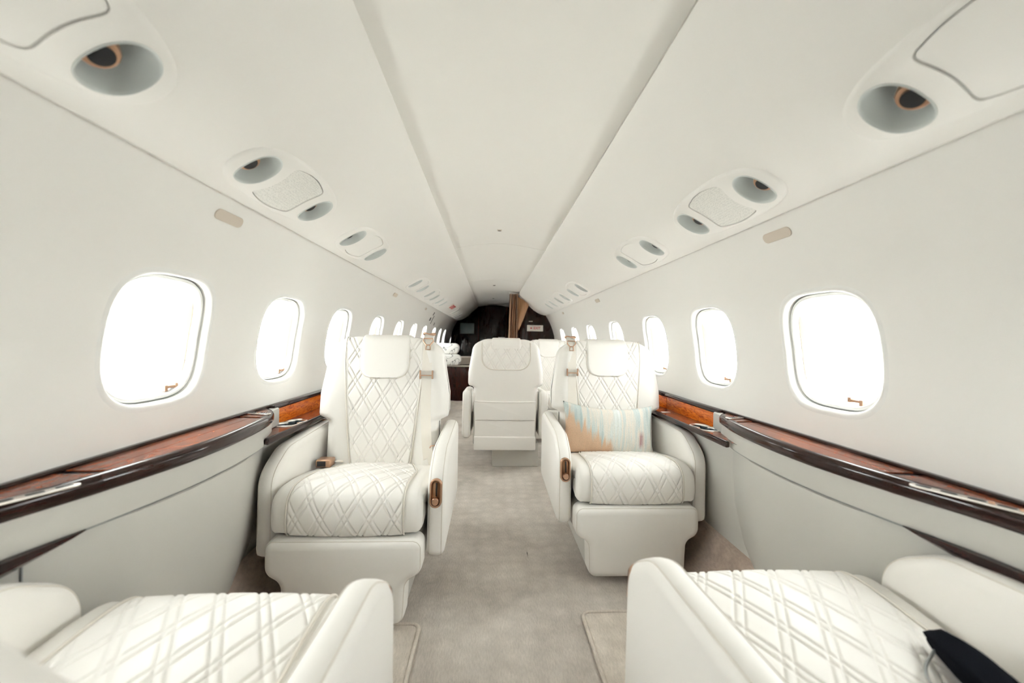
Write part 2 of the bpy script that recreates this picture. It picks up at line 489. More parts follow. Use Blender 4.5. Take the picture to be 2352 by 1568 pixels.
# ------------------------------------------------------------------ cabin shell
R, ZC = 1.03, 0.903
Y0, Y1 = -2.2, 9.46
def wall_pt(y, s, sx, off=0.0):
    """s = arc length measured from z=ZC upward; off = inward offset"""
    a = s / R
    return (sx * (R - off) * cos(a), y, ZC + (R - off) * sin(a))
def s_of_z(z): return R * math.asin((z - ZC) / R)
WS = s_of_z(1.052)
WIN = {-1: [0.54, 1.222, 1.880, 2.56, 3.35, 4.12, 4.88, 5.64, 6.54, 7.30, 8.02],
       1: [0.54, 1.222, 1.880, 2.56, 3.35, 4.19, 5.00, 5.87]}
WIN_F = []
WW, WH = 0.368, 0.392
def build_wall(sx, yend):
    name = 'wall_left' if sx < 0 else 'wall_right'
    ys = WIN[sx] + WIN_F
    sb, stp = s_of_z(0.66), s_of_z(1.60)
    holes = [superloop(WW, WH, 3.3, 56, cy, WS) for cy in ys]
    nY = int((yend - Y0) / 0.12)
    outline = [(Y0 + (yend - Y0) * i / nY, sb) for i in range(nY)] + [(yend, sb + (stp - sb) * i / 16) for i in range(16)] + \
              [(yend - (yend - Y0) * i / nY, stp) for i in range(nY)] + [(Y0, stp - (stp - sb) * i / 16) for i in range(16)]
    pts = []
    for i in range(1, nY):
        for j in range(1, 16):
            p = (Y0 + (yend - Y0) * i / nY, sb + (stp - sb) * j / 16)
            if not any(abs(p[0] - c) < WW / 2 + 0.02 and abs(p[1] - WS) < WH / 2 + 0.02 for c in ys): pts.append(p)
    v2, f2 = cdt_sheet(outline, holes, pts)
    V = [wall_pt(p.x, p.y, sx) for p in v2]; F = list(f2)
    # closing strips: up over the crown and down to the floor
    mb = MB(); mb.add(V, F)
    n = 10; s2 = R * pi / 2
    for i in range(n):
        a, b_ = stp + (s2 - stp) * i / n, stp + (s2 - stp) * (i + 1) / n
        mb.add([wall_pt(Y0, a, sx), wall_pt(yend, a, sx), wall_pt(yend, b_, sx), wall_pt(Y0, b_, sx)], [(0, 1, 2, 3)])
    xb = R * cos(sb / R)
    mb.add([(sx * xb, Y0, 0.66), (sx * xb, yend, 0.66), (sx * xb, yend, -0.05), (sx * xb, Y0, -0.05)], [(0, 1, 2, 3)])
    o = mb.build(name, M['wall'], None, smooth=True)
    # consistent inward normals
    return o
WL = build_wall(-1, Y1)
tag(WL, 'white curved cabin side wall on the left with the longer row of windows', 'wall', kind='structure')
WR = build_wall(1, Y1)
tag(WR, 'white curved cabin side wall on the right with the shorter row of windows', 'wall', kind='structure')

# windows ----------------------------------------------------------
def ring_mesh(name, sx, loops):
    """loops: list of (loop in (y,s), outward depth)"""
    V = []; F = []; n = len(loops[0][0])
    for L, d in loops: V += [wall_pt(p[0], p[1], sx, -d) for p in L]
    for i in range(len(loops) - 1):
        for j in range(n): F.append((i * n + j, i * n + (j + 1) % n, (i + 1) * n + (j + 1) % n, (i + 1) * n + j))
    return tomesh(name, V, F)
wn = 0
def build_window(sx, cy, idx, detail):
    global wn
    wn += 1
    root = empty('window_%d' % wn, wall_pt(0, WS, sx)[:1] + (cy,) + wall_pt(0, WS, sx)[2:])
    K = 56
    def L(w, h, e=3.3): return superloop(w, h, e, K, 0, WS)
    key = ('win', sx)
    def sub(nm, loops, mat):
        k2 = (nm, sx)
        if k2 not in MESH:
            me = ring_mesh(nm, sx, loops)
            loc = Vector(wall_pt(0, WS, sx))
            for v in me.vertices: v.co -= loc
            MESH[k2] = me
        return link(nm, MESH[k2], root, mat)
    sub('bezel', [(L(WW + 0.024, WH + 0.024), -0.0006), (L(WW + 0.010, WH + 0.010), -0.0022), (L(WW, WH), -0.0022), (L(WW - 0.010, WH - 0.010), 0.000), (L(WW - 0.017, WH - 0.017), 0.005), (L(WW - 0.020, WH - 0.020), 0.012), (L(WW - 0.021, WH - 0.021), 0.026)], M['reveal'])
    sub('shadow_grey', [(L(WW - 0.021, WH - 0.021), 0.026), (L(WW - 0.025, WH - 0.025), 0.029), (L(WW - 0.028, WH - 0.028), 0.026)], M['shadow_grey'])  # grey ring in the frame gap, its shade put into the colour
    sub('inner_frame', [(L(WW - 0.028, WH - 0.028), 0.026), (L(WW - 0.033, WH - 0.033), 0.020), (L(WW - 0.044, WH - 0.044), 0.019), (L(WW - 0.052, WH - 0.052), 0.024), (L(WW - 0.056, WH - 0.056), 0.040)], M['reveal'])
    sub('reveal', [(L(WW - 0.056, WH - 0.056), 0.040), (L(WW - 0.070, WH - 0.068), 0.055), (L(WW - 0.086, WH - 0.080), 0.085), (L(WW - 0.088, WH - 0.082), 0.105)], M['reveal'])
    if ('pane', sx) not in MESH:
        lp = L(WW - 0.084, WH - 0.078); V = [wall_pt(p[0], p[1], sx, -0.088) for p in lp]
        me = tomesh('pane', V, [tuple(range(K))]); loc = Vector(wall_pt(0, WS, sx))
        for v in me.vertices: v.co -= loc
        MESH[('pane', sx)] = me
    link('pane', MESH[('pane', sx)], root, M['glass'])
    # pleated shade edge tucked in the far jamb
    if ('shade', sx) not in MESH:
        V = []; F = []
        for i in range(15):
            ds = -0.115 + 0.23 * i / 14; tp = 1 - ((i - 7) / 7.0) ** 2
            jf = (1 - (abs(ds) / 0.168) ** 3.3) ** (1 / 3.3)
            for q in (0.0, 0.5, 1.0):
                d = 0.041 + 0.026 * tp * q
                V.append(Vector(wall_pt((0.156 - (d - 0.04) * 0.40) * jf - 0.002, WS + ds, sx, -d)) - Vector(wall_pt(0, WS, sx)))
        for i in range(14):
            for j in range(2): F.append((i * 3 + j, i * 3 + j + 1, i * 3 + j + 4, i * 3 + j + 3))
        MESH[('shade', sx)] = tomesh('shade_edge', V, F)
    link('shade_edge', MESH[('shade', sx)], root, M['shade'])
    if detail:
        y_l = 0.085 if sx < 0 else -0.06
        mb = MB()
        p = Vector(wall_pt(y_l, WS - (WH - 0.056) / 2 + 0.016, sx, -0.035)) - Vector(wall_pt(0, WS, sx))
        mb.box(p.x - 0.006, p.x + 0.006, p.y - 0.020, p.y + 0.020, p.z - 0.004, p.z + 0.004)
        mb.box(p.x - 0.007, p.x + 0.007, p.y - 0.026, p.y - 0.014, p.z - 0.012, p.z + 0.006)
        mb.box(p.x - 0.007, p.x + 0.007, p.y + 0.014, p.y + 0.026, p.z - 0.006, p.z + 0.010)
        mb.build('latch', M['bronze'], root)
    side = 'left' if sx < 0 else 'right'
    ordn = ['forward of the view, beside the front seat', 'nearest in view', 'second from the front', 'third from the front', 'fourth from the front', 'fifth from the front', 'sixth from the front', 'seventh from the front', 'eighth from the front', 'ninth from the front', 'tenth from the front'][idx] if idx >= 0 else 'behind the front seats, number %d going forward' % (-idx)
    tag(root, 'bright oval cabin window on the %s wall, %s' % (side, ordn), 'window', kind='structure')
MESH = {}
for sx in (-1, 1):
    for i, cy in enumerate(WIN[sx]): build_window(sx, cy, i, i in (1, 2, 3))
    for i, cy in enumerate(WIN_F): build_window(sx, cy, -1 - i, False)

# ceiling ----------------------------------------------------------
CE = 0.372
cp = [(-CE - 0.03, 1.816), (-CE, 1.822), (-0.30, 1.836), (-0.15, 1.860), (0, 1.869), (0.15, 1.860), (0.30, 1.836), (CE, 1.822), (CE + 0.03, 1.816)]
cp = spline([(a, b) for a, b in cp], 33)
mb = MB(); joints = [Y0, 0.2, 3.35, 5.35, 7.0, 8.6, Y1]
for a, b_ in zip(joints, joints[1:]):
    for p, q in zip(cp, cp[1:]):
        mb.add([(p.x, a + 0.003, p.y), (q.x, a + 0.003, q.y), (q.x, b_ - 0.003, q.y), (p.x, b_ - 0.003, p.y)], [(0, 1, 2, 3)])
    for yy in (a + 0.003, b_ - 0.003):
        for p, q in zip(cp, cp[1:]):
            mb.add([(p.x, yy, p.y), (q.x, yy, q.y), (q.x, yy, q.y + 0.01), (p.x, yy, p.y + 0.01)], [(0, 1, 2, 3)])
CEIL = mb.build('ceiling', M['ceil'], None, smooth=True, sharp=40)
tag(CEIL, 'white arched centre ceiling panel running down the cabin', 'ceiling', kind='structure')

# overhead panels --------------------------------------------------
BP = spline([(0.372, 1.800), (0.382, 1.780), (0.42, 1.741), (0.515, 1.662), (0.616, 1.568), (0.71, 1.507), (0.78, 1.481), (0.828, 1.473)], 41)
BL = [0.0]
for a, b_ in zip(BP, BP[1:]): BL.append(BL[-1] + (b_ - a).length)
def bin_pt(s, y, sx, off=0.0):
    """s along profile, off = into the cabin (downwards)"""
    s = max(0, min(BL[-1] - 1e-6, s)); j = 0
    while BL[j + 1] < s: j += 1
    t = (s - BL[j]) / (BL[j + 1] - BL[j]); p = BP[j].lerp(BP[j + 1], t)
    def nrm(k):
        k0, k1 = max(0, k - 1), min(len(BP) - 1, k + 1)
        d = (BP[k1] - BP[k0]).normalized(); return Vector((d.y, -d.x))
    n = nrm(j).lerp(nrm(j + 1), t).normalized()
    return (sx * (p.x + n.x * off), y, p.y + n.y * off)
SC = BL[min(range(len(BP)), key=lambda k: abs(BP[k].x - 0.69))]
PSU = [0.535, 1.285, 2.02, 3.50, 4.26, 5.02]
PA, PB = 0.262, 0.104
def psu_loop(a, b, k=56, n=2.5): return superloop(2 * a, 2 * b, n, k)
def build_bin(sx, yend):
    nm = 'trim_1' if sx < 0 else 'trim_2'
    holes = [[(SC + q[1], y + q[0]) for q in psu_loop(PA - 0.012, PB - 0.012)] for y in PSU]
    SE = BL[-1]; nS = 26; nY = int((yend - Y0) / 0.15)
    outline = [(SE * i / nS, Y0) for i in range(nS)] + [(SE, Y0 + (yend - Y0) * i / nY) for i in range(nY)] + \
              [(SE * (1 - i / nS), yend) for i in range(nS)] + [(0, yend - (yend - Y0) * i / nY) for i in range(nY)]
    pts = []
    for i in range(1, nS):
        for j in range(1, nY):
            p = (SE * i / nS, Y0 + (yend - Y0) * j / nY)
            if not any(abs(p[1] - y) < PA + 0.01 and abs(p[0] - SC) < PB + 0.01 for y in PSU): pts.append(p)
    v2, f2 = cdt_sheet(outline, holes, pts)
    mb = MB(); mb.add([bin_pt(p.x, p.y, sx) for p in v2], f2)
    # lower lip: rounded return towards the wall, with a shadow gap
    lip = [(0.828, 1.473), (0.838, 1.475), (0.843, 1.480), (0.843, 1.487), (0.836, 1.494), (0.80, 1.515)]
    for p, q in zip(lip, lip[1:]):
        mb.add([(sx * p[0], Y0, p[1]), (sx * q[0], Y0, q[1]), (sx * q[0], yend, q[1]), (sx * p[0], yend, p[1])], [(0, 1, 2, 3)])
    # upper return behind the ceiling panel
    mb.add([(sx * 0.372, Y0, 1.800), (sx * 0.372, yend, 1.800), (sx * 0.40, yend, 1.88), (sx * 0.40, Y0, 1.88)], [(0, 1, 2, 3)])
    # rounded rear end
    prof = [(p.x, p.y) for p in BP] + lip[1:4]
    cx, cz = 0.70, 1.66
    rings = []
    for k in range(6):
        q = k / 5 * pi / 2; sc = 1 - 0.10 * (1 - cos(q)); 
        rings.append([(sx * (cx + (x - cx) * sc), yend + 0.06 * sin(q), cz + (z - cz) * sc) for x, z in prof])
    n = len(prof)
    V = [p for r_ in rings for p in r_]; F = []
    for i in range(5):
        for j in range(n - 1): F.append((i * n + j, i * n + j + 1, (i + 1) * n + j + 1, (i + 1) * n + j))
    c = len(V); V.append((sx * 0.72, yend + 0.06, 1.80))
    for j in range(n - 1): F.append((5 * n + j, 5 * n + j + 1, c))
    mb.add(V, F)
    o = mb.build(nm, M['bin'], None, smooth=True, sharp=60)
    return o
BIN_END = {-1: 9.10, 1: 6.55}
o = build_bin(-1, BIN_END[-1]); tag(o, 'white sloping overhead panel along the left side, ending far aft', 'overhead panel', kind='structure')
o = build_bin(1, BIN_END[1]); tag(o, 'white sloping overhead panel along the right side, ending at the curtain', 'overhead panel', kind='structure')

# passenger service units ------------------------------------------
def build_psu(sx, y, idx):
    root = empty('reading_light_panel', bin_pt(SC, y, sx))
    O = Vector(bin_pt(SC, y, sx))
    def P(a, b, off): return Vector(bin_pt(SC + b, y + a, sx, off)) - O
    def cached(nm, fn, mat, par):
        k = ('psu', nm, sx, idx == 1 if nm == 'centre' else 0)
        if k not in MESH:
            v, f = fn(); MESH[k] = tomesh(nm, v, f, True, True, 50)
        return link(nm, MESH[k], par, mat)
    cups = [superloop(0.098, 0.128, 2.2, 40, s * 0.174, 0) for s in (-1, 1)]
    def mid_loop():
        L = []
        for k in range(13):
            t = -1 + 2 * k / 12; L.append((-0.092 + 0.022 * (1 - t * t) * 1.0 - 0.012, t * -0.074))
        for k in range(13):
            t = -1 + 2 * k / 12; L.append((t * 0.085, -0.074 - 0.016 * (1 - t * t)))
        for k in range(13):
            t = -1 + 2 * k / 12; L.append((0.092 - 0.022 * (1 - t * t) + 0.012, t * 0.074))
        for k in range(13):
            t = -1 + 2 * k / 12; L.append((-t * 0.085, 0.074 + 0.016 * (1 - t * t)))
        return L
    mid = [Vector(q) for q in mid_loop()]
    mid = resample(mid + [mid[0]], 73)[:-1]
    for _ in range(7): mid = [(mid[i - 1] + mid[i] * 2 + mid[(i + 1) % 72]) / 4 for i in range(72)]
    mid = [tuple(q) for q in mid]
    def plate():
        out = psu_loop(PA, PB); inn = psu_loop(PA - 0.010, PB - 0.010)
        pts = [(a * 0.03, b * 0.025) for a in range(-9, 10) for b in range(-4, 5)]
        pts = [p for p in pts if inside(p, psu_loop(PA - 0.03, PB - 0.03)) and not any(inside(p, superloop(0.110, 0.140, 2.2, 40, s * 0.174, 0)) for s in (-1, 1)) and not inside(p, offset_loop(mid, -0.006)) and not inside(p, offset_loop(mid, 0.006))]
        v2, f2 = cdt_sheet(inn, cups + [mid], pts)
        mb = MB(); mb.add([P(p.x, p.y, 0.006) for p in v2], f2)
        n = len(out); steps = [(out, -0.001), (offset_loop(out, 0.003), 0.003), (inn, 0.006)]
        V = []
        for L, d in steps: V += [P(q[0], q[1], d) for q in L]
        mb.add(V, [(i * n + j, i * n + (j + 1) % n, (i + 1) * n + (j + 1) % n, (i + 1) * n + j) for i in range(2) for j in range(n)])
        # recess wall round the centre panel
        n = len(mid); V = [P(q[0], q[1], 0.006) for q in mid] + [P(q[0], q[1], 0.0) for q in offset_loop(mid, 0.001)]
        mb.add(V, [(j, (j + 1) % n, n + (j + 1) % n, n + j) for j in range(n)])
        return mb.v, mb.f
    cached('plate', plate, M['bin'], root)
    def centre():
        Lm = offset_loop(mid, 0.003); n = len(Lm)
        pts = [(a * 0.02, b * 0.02) for a in range(-5, 6) for b in range(-4, 5) if inside((a * 0.02, b * 0.02), offset_loop(mid, 0.012))]
        v2, f2 = cdt_sheet(Lm, [], pts)
        mb = MB(); mb.add([P(p.x, p.y, 0.0035) for p in v2], f2)
        V = [P(q[0], q[1], 0.0035) for q in Lm] + [P(q[0], q[1], -0.004) for q in Lm]
        mb.add(V, [(j, (j + 1) % n, n + (j + 1) % n, n + j) for j in range(n)])
        return mb.v, mb.f
    c = cached('centre', centre, M['grille'] if idx == 1 else M['bin'], root)
    c.name = 'speaker_grille' if idx == 1 else 'centre_panel'
    for s in (-1, 1):
        L = cups[0 if s < 0 else 1]; cx = s * 0.174
        def cup():
            rings = [(1.0, 0.006), (0.985, 0.009), (0.95, 0.008), (0.93, 0.0), (0.86, -0.030), (0.74, -0.055), (0.4, -0.066)]
            V = []; n = len(L)
            for sc, d in rings: V += [P(cx + (q[0] - cx) * sc - (0.012 if d < -0.02 else 0), q[1] * sc, d) for q in L]
            F = [(i * n + j, i * n + (j + 1) % n, (i + 1) * n + (j + 1) % n, (i + 1) * n + j) for i in range(len(rings) - 1) for j in range(n)]
            F.append(tuple(range((len(rings) - 1) * n, len(rings) * n)))
            return V, F
        k = ('psucup', sx, s)
        if k not in MESH: v, f = cup(); MESH[k] = tomesh('light_cup', v, f, True, True, 70)
        cu = link('light_cup', MESH[k], root, M['cup'])
        k = ('psunoz', sx, s)
        if k not in MESH:
            a0 = P(cx - 0.016, 0.012, -0.062); a1 = P(cx - 0.022, 0.004, 0.004)
            ax = (a1 - a0).normalized(); e1 = ax.cross(Vector((0, 1, 0))).normalized(); e2 = ax.cross(e1)
            V = []; F = []; n = 20
            prof = [(0.028, 0.0), (0.030, 0.3), (0.030, 0.66), (0.027, 0.76), (0.019, 0.80), (0.006, 0.75)]
            for rr, t in prof:
                for j in range(n):
                    q = 2 * pi * j / n
                    rad = rr * (1 + (0.04 if (j % 2 and 0.25 < t < 0.75) else 0))
                    V.append(a0.lerp(a1, t) + (e1 * cos(q) + e2 * sin(q)) * rad)
            for i in range(len(prof) - 1):
                for j in range(n): F.append((i * n + j, i * n + (j + 1) % n, (i + 1) * n + (j + 1) % n, (i + 1) * n + j))
            F.append(tuple(range((len(prof) - 1) * n, len(prof) * n)))
            MESH[k] = tomesh('spotlight', V, F, True, True, 40)
            V2 = [a0.lerp(a1, 0.84) + (e1 * cos(2 * pi * j / n) + e2 * sin(2 * pi * j / n)) * 0.019 for j in range(n)]
            MESH[k + ('l',)] = tomesh('lens', V2, [tuple(range(n))])
        sp = link('spotlight', MESH[k], root, M['bronze'])
        link('lens', MESH[k + ('l',)], sp, M['dark'])
    side = 'left' if sx < 0 else 'right'
    txt = ['partly out of frame', 'with perforated speaker', 'second fully in view', 'first of the three small far ones', 'middle of the three small far ones', 'last of the three small far ones'][idx]
    tag(root, 'white oval reading light panel overhead on the %s, %s' % (side, txt), 'reading light', 'overhead reading light panels')
for sx in (-1, 1):
    for i, y in enumerate(PSU): build_psu(sx, y, i)

# floor --------------------------------------------------------------
def quad(name, pts, mat, parent=None): return obj(name, pts, [tuple(range(len(pts)))], mat, parent, smooth=False)
mb = MB()
mb.add([(-0.80, Y0, 0), (0.80, Y0, 0), (0.80, Y1 + 0.1, 0), (-0.80, Y1 + 0.1, 0)], [(0, 1, 2, 3)])
FLOOR = mb.build('floor', M['carpet'])
tag(FLOOR, 'grey beige patterned carpet along the aisle', 'floor', kind='structure')
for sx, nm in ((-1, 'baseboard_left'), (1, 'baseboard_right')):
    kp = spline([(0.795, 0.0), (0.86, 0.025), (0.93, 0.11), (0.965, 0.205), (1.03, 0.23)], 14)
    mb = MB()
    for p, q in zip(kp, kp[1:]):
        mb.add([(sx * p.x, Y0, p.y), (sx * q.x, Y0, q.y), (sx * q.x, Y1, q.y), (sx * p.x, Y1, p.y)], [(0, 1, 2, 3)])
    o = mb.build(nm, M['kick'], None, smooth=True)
    tag(o, 'brown carpeted side ramp, shade mixed into its tone, along the foot of the %s wall' % ('left' if sx < 0 else 'right'), 'baseboard', kind='structure')
# loose carpet mats with bound edges under the front seats
for sx, y1, x0 in ((-1, 1.485, 0.300), (1, 1.535, 0.318)):
    root = empty('floor_mat', (sx * 0.55, y1 - 0.6, 0))
    lp = round_poly([(-0.25, -0.9), (0.25, -0.9), (0.25, 0.6), (-0.25, 0.6)], [0.03] * 4)
    off = (x0 + 0.25) - 0.55
    v, f = puff_data(lp, 0.0, 0.008, 0.004, lambda a, b_, t: (sx * (a + off), b_, 0.001 + t))
    obj('pad', v, f, M['mat'], root)
    tube('binding', [(sx * (a + off), b_, 0.007) for a, b_ in dens(lp, 0.05)], 0.008, M['mat'], root, 8, True)
    tag(root, 'bound carpet mat on the floor under the %s front seat' % ('left' if sx < 0 else 'right'), 'mat')

# end walls ------------------------------------------------------------
def arch(x0, x1, off=0.0, n=24):
    """top outline of the fuselage between x0 and x1"""
    out = []
    for i in range(n + 1):
        x = x0 + (x1 - x0) * i / n
        out.append((x, ZC + sqrt(max(0, (R - off) ** 2 - min(abs(x), R - off) ** 2))))
    return out
def slab(name, loop, y0, y1, mat, parent=None, r=0.004):
    # loop CCW in (x,z)
    v, f = puff_data(loop, y0, y1, r, lambda a, b_, t: (a, t, b_), 2)
    return obj(name, v, f, mat, parent, True, 40)
# forward wall behind the camera
o = slab('wall_front', [(-1.03, -0.02), (1.03, -0.02)] + arch(1.03, -1.03), Y0 - 0.04, Y0, M['wall'])
tag(o, 'white bulkhead closing the cabin at its forward end', 'wall', kind='structure')
# aft wall: left bulkhead, glossy door, closing panel
BKL = 9.40
root = empty('wall_rear', (0, BKL, 0))
lp = [(-1.03, -0.02), (-0.37, -0.02)] + arch(-0.37, -1.03)
slab('veneer_panel', [(a, b_) for a, b_ in lp], 0.0, 0.05, M['wood_bulk'], root)
slab('side_panel', [(0.40, -0.02), (1.03, -0.02)] + arch(1.03, 0.40), 0.0, 0.05, M['wood_bulk'], root)
slab('header_panel', [(-0.37, 1.86), (0.40, 1.86)] + arch(0.40, -0.37), 0.0, 0.05, M['wood_bulk'], root)
rbox('jamb', -0.385, -0.345, -0.02, 0.05, 0, 1.88, M['wood_cred'], root, 0.006)
rbox('jamb', 0.27, 0.31, -0.02, 0.05, 0, 1.88, M['wood_cred'], root, 0.006)
rbox('jamb', 0.36, 0.40, -0.03, 0.05, 0, 1.88, M['wood_cred'], root, 0.006)
tag(root, 'dark glossy wood bulkhead at the far end of the cabin', 'bulkhead', kind='structure')
root = empty('door_1', (0, BKL + 0.03, 0))
rbox('door_leaf', -0.345, 0.36, 0.0, 0.04, 0.01, 1.86, M['wood_bulk'], root, 0.006)
rbox('door_plate', 0.10, 0.26, -0.006, 0.004, 1.085, 1.115, M['steel'], root, 0.002)
tag(root, 'black glossy door between dark wood jambs at the far end', 'door', kind='structure')
# right bulkhead
BKR = 6.70
root = empty('wall_partition', (0, BKR, 0))
lp = [(0.38, -0.02), (1.03, -0.02)] + arch(1.03, 0.38)
slab('veneer_panel', lp, 0.0, 0.05, M['wood_bulk'], root)
rbox('corridor_panel', 0.38, 0.42, 0.05, 2.70, 0, 1.95, M['wood_bulk'], root, 0.004)
tag(root, 'dark wood partition on the right carrying the exit sign', 'bulkhead', kind='structure')

def text_mesh(name, body, size, mat, parent, loc, rot, extr=0.001, bold=0.0, sx=1.0):
    cu = bpy.data.curves.new(name, 'FONT'); cu.body = body; cu.size = size; cu.align_x = 'CENTER'; cu.align_y = 'CENTER'; cu.extrude = extr; cu.offset = bold
    tmp = bpy.data.objects.new(name, cu); COL.objects.link(tmp)
    dg = bpy.context.evaluated_depsgraph_get(); me = bpy.data.meshes.new_from_object(tmp.evaluated_get(dg))
    COL.objects.unlink(tmp); bpy.data.objects.remove(tmp)
    o = link(name, me, parent, mat); o.location = loc; o.rotation_euler = rot; o.scale = (sx, 1, 1)
    return o
root = empty('exit_sign', (0.675, BKR - 0.004, 1.264))
rbox('sign_frame', -0.136, 0.136, -0.010, 0.003, -0.052, 0.052, M['steel'], root, 0.004)
rbox('sign_face', -0.128, 0.128, -0.014, -0.004, -0.044, 0.044, M['sign'], root, 0.003)
text_mesh('lettering', 'EXIT', 0.058, M['red'], root, (0.032, -0.0155, 0.0), (pi / 2, 0, 0), 0.001, 0.0010, 0.98)
ar = [(-0.086, 0.0), (-0.068, -0.018), (-0.068, -0.008), (-0.052, -0.008), (-0.052, 0.008), (-0.068, 0.008), (-0.068, 0.018)]
v, f = puff_data(ar, -0.0160, -0.014, 0.0002, lambda a, b_, t: (a, t, b_), 1)
obj('arrow', v, f, M['red'], root, False)
tag(root, 'white exit sign with red letters and arrow on the dark partition', 'exit sign')
root = empty('placard', (0.60, BKR - 0.003, 1.378))
rbox('plate', -0.032, 0.032, -0.004, 0.002, -0.005, 0.005, M['sign'], root, 0.001)
tag(root, 'thin white placard strip above the exit sign', 'placard')
root = empty('monitor', (-0.63, BKL - 0.004, 1.305))
rbox('bezel', -0.172, 0.172, -0.016, 0.003, -0.132, 0.132, M['dark'], root, 0.006)
rbox('screen', -0.162, 0.162, -0.019, -0.010, -0.122, 0.122, M['screen'], root, 0.002)
tag(root, 'grey rectangular screen mounted on the far left bulkhead', 'monitor')

# curtain ----------------------------------------------------------------
root = empty('curtain', (0.30, 6.42, 0))
V = []; F = []; nz, nx = 28, 64
for i in range(nz + 1):
    t = i / nz; z = 1.80 - 1.78 * t
    w = 0.072 + 0.012 * sin(t * 3)
    for j in range(nx + 1):
        u = j / nx
        V.append((-0.005 - 0.010 * t + (u - 0.5) * 2 * w, 0.085 * sin(u * 9 * pi + 0.6 * sin(t * 4 + u * 5)) * (0.65 + 0.35 * sin(u * 9 + t)), z))
for i in range(nz):
    for j in range(nx): F.append((i * (nx + 1) + j, i * (nx + 1) + j + 1, (i + 1) * (nx + 1) + j + 1, (i + 1) * (nx + 1) + j))
c1 = obj('gathered_folds', V, F, M['curtain'], root)
V = []; F = []
for i in range(15):
    t = i / 14
    zt = 1.775 - 0.62 * t
    x1 = 0.20 * (1 - t) ** 0.85 + 0.02; 
    for j in range(9):
        u = j / 8
        x = 0.03 + (x1 - 0.0) * u
        V.append((x, 0.05 + 0.010 * sin(u * 6 + t * 3), zt - (0.115 * u ** 1.1) * (1 - t)))
for i in range(14):
    for j in range(8): F.append((i * 9 + j, i * 9 + j + 1, (i + 1) * 9 + j + 1, (i + 1) * 9 + j))
obj('drawn_edge', V, F, M['curtain'], root)
tube('curtain_rail', [(-0.09, 0.0, 1.822), (0.08, 0.01, 1.812)], 0.008, M['steel'], root)
tag(root, 'tan gathered curtain hanging from the ceiling beside the exit sign', 'curtain')

# ceiling and wall fittings ---------------------------------------------
for x, y, txt, s in ((-0.012, 2.93, 'nearest', 0.016), (-0.03, 5.95, 'middle', 0.018), (-0.035, 7.85, 'farthest', 0.018)):
    z = 1.868
    root = empty('ceiling_sensor', (x, y, z))
    rbox('plate', -s, s, -s, s, -0.004, 0.004, M['plate'] if txt == 'nearest' else M['dark'], root, 0.002)
    mb = MB(); mb.box(-s * 0.6, s * 0.6, -s * 0.5, s * 0.3, -0.006, -0.003); mb.build('vent', M['ink'], root)
    tag(root, 'tiny square sensor on the centre ceiling panel, the %s one' % txt, 'sensor')
def wall_plate(sx, y, z, ln, ht, mat, name, label, cat):
    s = s_of_z(z); root = empty(name, wall_pt(y, s, sx)); O = Vector(wall_pt(y, s, sx))
    lp = rrect(ln, ht, min(ln, ht) * 0.49, 6)
    v, f = puff_data(dens(lp, 0.03), 0.0, 0.004, 0.0015, lambda a, b_, t: Vector(wall_pt(y + a, s + b_, sx, t)) - O, 2)
    obj('plate', v, f, mat, root)
    tag(root, label, cat)
for sx, ya, yb, yc in ((-1, 1.295, 3.46, 5.05), (1, 1.276, 3.52, 5.24)):
    sd = 'left' if sx < 0 else 'right'
    wall_plate(sx, ya, 1.432, 0.125, 0.034, M['plate'], 'wall_plate', 'beige pill-shaped plate on the %s wall nearest the camera' % sd, 'plate')
    wall_plate(sx, yb, 1.430, 0.125, 0.034, M['plate'], 'wall_plate', 'beige pill-shaped plate farther down the %s wall' % sd, 'plate')
    wall_plate(sx, yc, 1.430, 0.10, 0.030, M['plate'], 'wall_plate', 'smallest beige plate far down the %s wall' % sd, 'plate')
for y, z, h, wd, txt in ((5.80, 1.415, 0.05, 0.03, 'uppermost'), (5.74, 1.335, 0.05, 0.05, 'square one'), (5.93, 1.335, 0.13, 0.02, 'tall narrow one'), (6.28, 1.285, 0.05, 0.03, 'farthest')):
    s = s_of_z(z); root = empty('placard', wall_pt(y, s, -1)); O = Vector(wall_pt(y, s, -1))
    v, f = puff_data(dens(rrect(wd * 1.6, h, 0.004, 2), 0.04), 0.0, 0.003, 0.001, lambda a, b_, t: Vector(wall_pt(y + a, s + b_, -1, t)) - O, 1)
    obj('print', v, f, M['ink'], root, False)
    tag(root, 'small black placard on the far left wall, %s of the four' % txt, 'placard')
# exit sticker and air slots on the far end of the left overhead panel
sE = BL[min(range(len(BP)), key=lambda k: abs(BP[k].x - 0.655))]
def bin_loc(s, y, sx): return Vector(bin_pt(s, y, sx))
root = empty('exit_sign', bin_pt(sE, 6.05, -1)); O = bin_loc(sE, 6.05, -1)
v, f = puff_data(dens(rrect(0.52, 0.11, 0.008, 3), 0.03), 0.0, 0.006, 0.002, lambda a, b_, t: Vector(bin_pt(sE + b_, 6.05 + a, -1, t)) - O, 2)
obj('sign_face', v, f, M['sign'], root)
nrm = (Vector(bin_pt(sE, 6.05, -1, 0.01)) - O).normalized(); tx = Vector((0, 1, 0)); ty = nrm.cross(tx)
t_ = text_mesh('lettering', 'EXIT', 0.105, M['red'], root, (0, 0, 0), (0, 0, 0), 0.001, 0.0015, 1.0)
t_.matrix_local = Matrix.Translation(nrm * 0.0072) @ Matrix((tx, ty, nrm)).transposed().to_4x4() @ Matrix.Diagonal((1.9, 1, 1, 1))
tag(root, 'small exit sign with red letters on the left overhead panel', 'exit sign')
